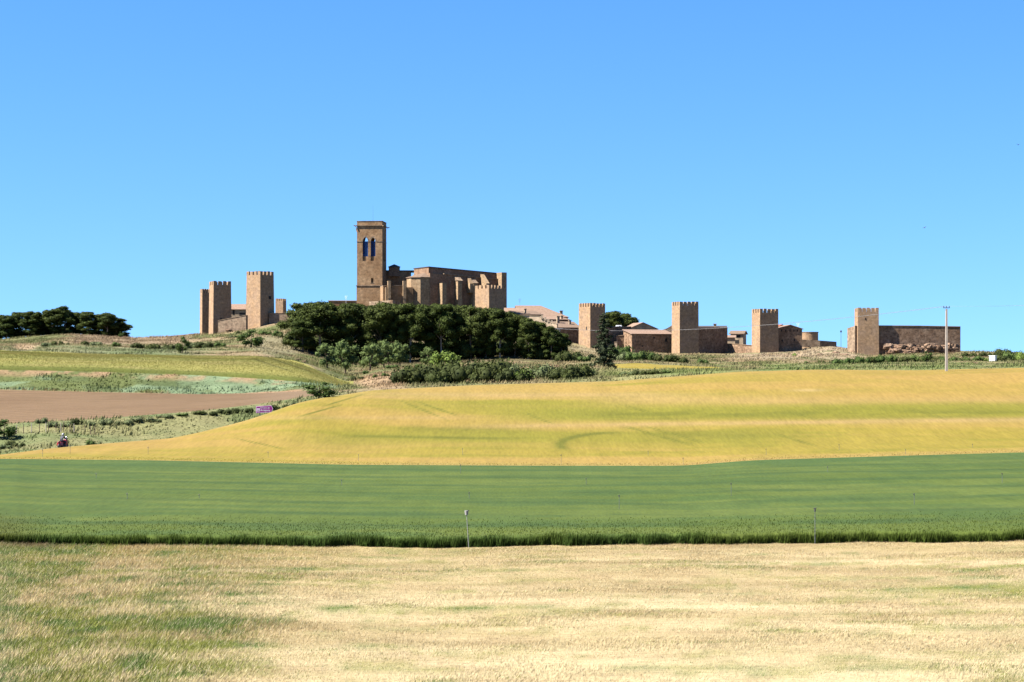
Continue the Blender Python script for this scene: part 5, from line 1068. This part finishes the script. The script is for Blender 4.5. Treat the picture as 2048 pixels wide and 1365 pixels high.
# ------------------------------------------------------------------ motorcycle and rider
M['red'] = plain('red_paint', (.42, .012, .025), .3, 0, .5, .1); M['black'] = plain('black_rubber', (.02, .02, .022), .7, vary=.1); M['jacket'] = plain('black_jacket', (.025, .028, .045), .7, vary=.2); M['helmet'] = plain('pale_helmet', (.40, .40, .43), .3, 0, .5, .05); M['skin'] = plain('skin', (.5, .3, .22), .6)
def moto():
    D = 229.5; X = (126-1024)/F*D; zg = zt_(898, D); rz = R(28)                 # heading away and to the right
    e = empty('motorcycle', (X, D, zg), 0); tag(e, 'red motorcycle seen from behind on the road at the left', 'motorcycle')
    hd = np.array([math.sin(R(20)), math.cos(R(20))]); rt = np.array([hd[1], -hd[0]])
    def L(a, b, z): return (X+hd[0]*a+rt[0]*b, D+hd[1]*a+rt[1]*b, zg+z)
    for a in (-.72, .72):
        m = MB(); N = 20
        ri_ = [(.31*math.cos(2*math.pi*i/N), .31*math.sin(2*math.pi*i/N)) for i in range(N)]; ro = [(.21*math.cos(2*math.pi*i/N), .21*math.sin(2*math.pi*i/N)) for i in range(N)]
        for i in range(N):
            j = (i+1) % N; m.prism([L(a+p[0], -.08, .31+p[1]) for p in (ri_[i], ri_[j], ro[j], ro[i])], [L(a+p[0], .08, .31+p[1]) for p in (ri_[i], ri_[j], ro[j], ro[i])])
        wh = m.build('wheel', M['black'], e)
        m = MB(); m.tube(L(a, -.05, .31), L(a, .05, .31), .205, .205, 14); m.build('rim', M['metal'], wh)
    def loft(name, secs, mat):   # secs: (a, z0, z1, halfwidth)
        m = MB()
        for s0, s1 in zip(secs[:-1], secs[1:]):
            m.prism([L(s0[0], -s0[3], s0[1]), L(s0[0], s0[3], s0[1]), L(s0[0], s0[3]*.8, s0[2]), L(s0[0], -s0[3]*.8, s0[2])], [L(s1[0], -s1[3], s1[1]), L(s1[0], s1[3], s1[1]), L(s1[0], s1[3]*.8, s1[2]), L(s1[0], -s1[3]*.8, s1[2])])
        return m.build(name, mat, e, bevel=.03)
    loft('tail', [(-1.0, .72, .92, .10), (-.6, .62, .86, .17), (-.2, .5, .78, .18)], M['red'])
    loft('engine', [(-.35, .18, .6, .2), (.3, .2, .62, .22)], M['metal_dark'])
    loft('tank', [(-.15, .62, .84, .14), (.15, .62, 1.0, .2), (.4, .66, .95, .16)], M['red'])
    loft('fairing', [(.3, .35, 1.0, .22), (.6, .45, 1.12, .24), (.85, .7, 1.0, .12)], M['red'])
    loft('windshield', [(.52, 1.08, 1.12, .2), (.62, 1.08, 1.38, .17), (.68, 1.08, 1.3, .15)], M['glass'])
    loft('seat', [(-.7, .84, .92, .15), (-.1, .78, .86, .14)], M['black'])
    for s_ in (-1, 1): loft('pannier', [(-.85, .42, .80, .001), (-.84, .42, .80, .30), (-.45, .42, .80, .30)], M['red']) if s_ > 0 else None
    m = MB(); m.tube(L(.35, -.36, 1.05), L(.35, .36, 1.05), .02, .02, 6); m.build('handlebar', M['metal_dark'], e)
    m = MB(); m.tube(L(-1.02, 0, .82), L(-1.05, 0, .82), .05, .05, 8); m.build('tail_lamp', M['conc'], e)
    # rider
    pe = empty('person', L(-.3, 0, .86)); tag(pe, 'rider in dark jacket and pale helmet sitting on the red motorcycle', 'person')
    J = {'pel': (-.32, 0, .95), 'sp': (-.26, 0, 1.12), 'ch': (-.14, 0, 1.33), 'nk': (-.06, 0, 1.47), 'hd': (-.02, 0, 1.56)}
    ed = [('pel', 'sp'), ('sp', 'ch'), ('ch', 'nk'), ('nk', 'hd')]; rad = {'pel': .17, 'sp': .15, 'ch': .18, 'nk': .07, 'hd': .08}
    for s_, t_n in ((-1, 'l'), (1, 'r')):
        J.update({'sh'+t_n: (-.1, .2*s_, 1.40), 'el'+t_n: (.06, .3*s_, 1.18), 'wr'+t_n: (.3, .3*s_, 1.08), 'ha'+t_n: (.36, .29*s_, 1.07), 'hp'+t_n: (-.28, .12*s_, .93), 'kn'+t_n: (.14, .24*s_, .80), 'an'+t_n: (-.12, .22*s_, .42), 'to'+t_n: (.08, .23*s_, .36)})
        ed += [('ch', 'sh'+t_n), ('sh'+t_n, 'el'+t_n), ('el'+t_n, 'wr'+t_n), ('wr'+t_n, 'ha'+t_n), ('pel', 'hp'+t_n), ('hp'+t_n, 'kn'+t_n), ('kn'+t_n, 'an'+t_n), ('an'+t_n, 'to'+t_n)]
        rad.update({'sh'+t_n: .085, 'el'+t_n: .065, 'wr'+t_n: .045, 'ha'+t_n: .05, 'hp'+t_n: .12, 'kn'+t_n: .085, 'an'+t_n: .06, 'to'+t_n: .05})
    ks = list(J); base = pe.location; me = bpy.data.meshes.new('body')
    me.from_pydata([tuple(Vector(L(*J[k]))-base) for k in ks], [(ks.index(a), ks.index(b)) for a, b in ed], [])
    o = bpy.data.objects.new('body', me); C.objects.link(o); o.parent = pe; me.materials.append(M['jacket'])
    o.modifiers.new('s', 'SKIN'); 
    for i, k in enumerate(ks): me.skin_vertices[0].data[i].radius = (rad[k], rad[k]); me.skin_vertices[0].data[i].use_root = (k == 'pel')
    sd = o.modifiers.new('u', 'SUBSURF'); sd.levels = sd.render_levels = 2
    bm = bmesh.new(); bmesh.ops.create_uvsphere(bm, u_segments=16, v_segments=10, radius=.15)
    me = bpy.data.meshes.new('helmet'); bm.to_mesh(me); bm.free(); me.materials.append(M['helmet']); ho = bpy.data.objects.new('helmet', me); C.objects.link(ho); ho.parent = pe; ho.location = Vector(L(0, 0, 1.64))-base; ho.scale = (1, 1.1, 1.08)
    for p in me.polygons: p.use_smooth = True
moto()

# ------------------------------------------------------------------ cars behind the wall by the skyline pine
def car(x, D, label, mat, L_=4.0, van=False, rz=0):
    X = (x-1024)/F*D; zg = zt_(655.5, D)-1.25; e = empty('parked_car', (X, D, zg)); tag(e, label, 'car')
    Lp = lambda a, b, z: (X+a, D+b, zg+z)
    def ex(pts, w0): m = MB(); m.prism([Lp(a, -w0, z) for a, z in pts], [Lp(a, w0, z) for a, z in pts]); return m
    h = L_/2
    ex([(-h, .3), (h, .3), (h, .75), (h-.15, .95), (h-1.1, 1.0), (-h+.7, 1.0), (-h, .9)], .85).build('body', mat, e, bevel=.08)
    roof = [(-h+.6, 1.0), (h-1.1, 1.0), (h-1.7, 1.5), (-h+1.0, 1.5)] if not van else [(-h+.1, 1.0), (h-.9, 1.0), (h-1.3, 1.95), (-h+.15, 1.95)]
    ex(roof, .72).build('cabin', mat, e, bevel=.08)
    z1 = 1.42 if not van else 1.8
    m = MB(); m.prism([Lp(-h+1.05, -.78, 1.03), Lp(h-1.3, -.78, 1.03), Lp(h-1.75, -.78, z1), Lp(-h+1.15, -.78, z1)], [Lp(-h+1.05, -.7, 1.03), Lp(h-1.3, -.7, 1.03), Lp(h-1.75, -.7, z1), Lp(-h+1.15, -.7, z1)]); m.build('side_window', M['glass'], e)
    for a in (-h+.75, h-.8):
        for b_ in (-.86, .70):
            m = MB(); m.tube(Lp(a, b_, .31), Lp(a, b_+.16, .31), .31, .31, 14); w_ = m.build('wheel', M['black'], e)
M['blue'] = plain('blue_car_paint', (.05, .10, .38), .3, 0, .5, .1)
car(1224, 628, 'blue car parked under the skyline pine, only its roof showing over the wall', M['blue'])
car(1241, 629, 'white van parked right of the blue car, showing over the wall', M['white'], 3.2, True)

# ------------------------------------------------------------------ birds
def bird(x, y, D, span, roll, label):
    c = P(x, y, D); m = MB(); s = span/2
    m.tube((-.0, -.14*s*2, 0), (0, .16*s*2, 0), .13*s, .03*s, 6); body = m
    e = empty('bird', c); tag(e, label, 'bird', 'birds in the sky')
    o = body.build('body', M['black']); o.parent = e
    for sg in (-1, 1):
        m = MB(); a = (0, 0, .02*s); b_ = (sg*.5*s, .05*s, .26*s); t_ = (sg*s, -.1*s, .22*s+sg*.12*s)
        for p, q_, c0, c1 in ((a, b_, .22*s, .2*s), (b_, t_, .2*s, .03*s)):
            m.prism([(p[0], p[1]-c0, p[2]), (p[0], p[1]+c0, p[2]), (q_[0], q_[1]+c1, q_[2]), (q_[0], q_[1]-c1, q_[2])], [(p[0], p[1]-c0, p[2]+.02*s), (p[0], p[1]+c0, p[2]+.02*s), (q_[0], q_[1]+c1, q_[2]+.02*s), (q_[0], q_[1]-c1, q_[2]+.02*s)])
        o = m.build('wing', M['black']); o.parent = e
    e.rotation_euler = (R(20), roll, R(25))
bird(2036, 290, 180, .42, .1, 'dark bird flying high at the right edge of the sky')
bird(1849, 456, 180, .42, -.3, 'dark bird flying above the utility pole')
bird(1457, 467, 260, .2, .2, 'tiny distant bird in the middle of the sky to the right of the church')
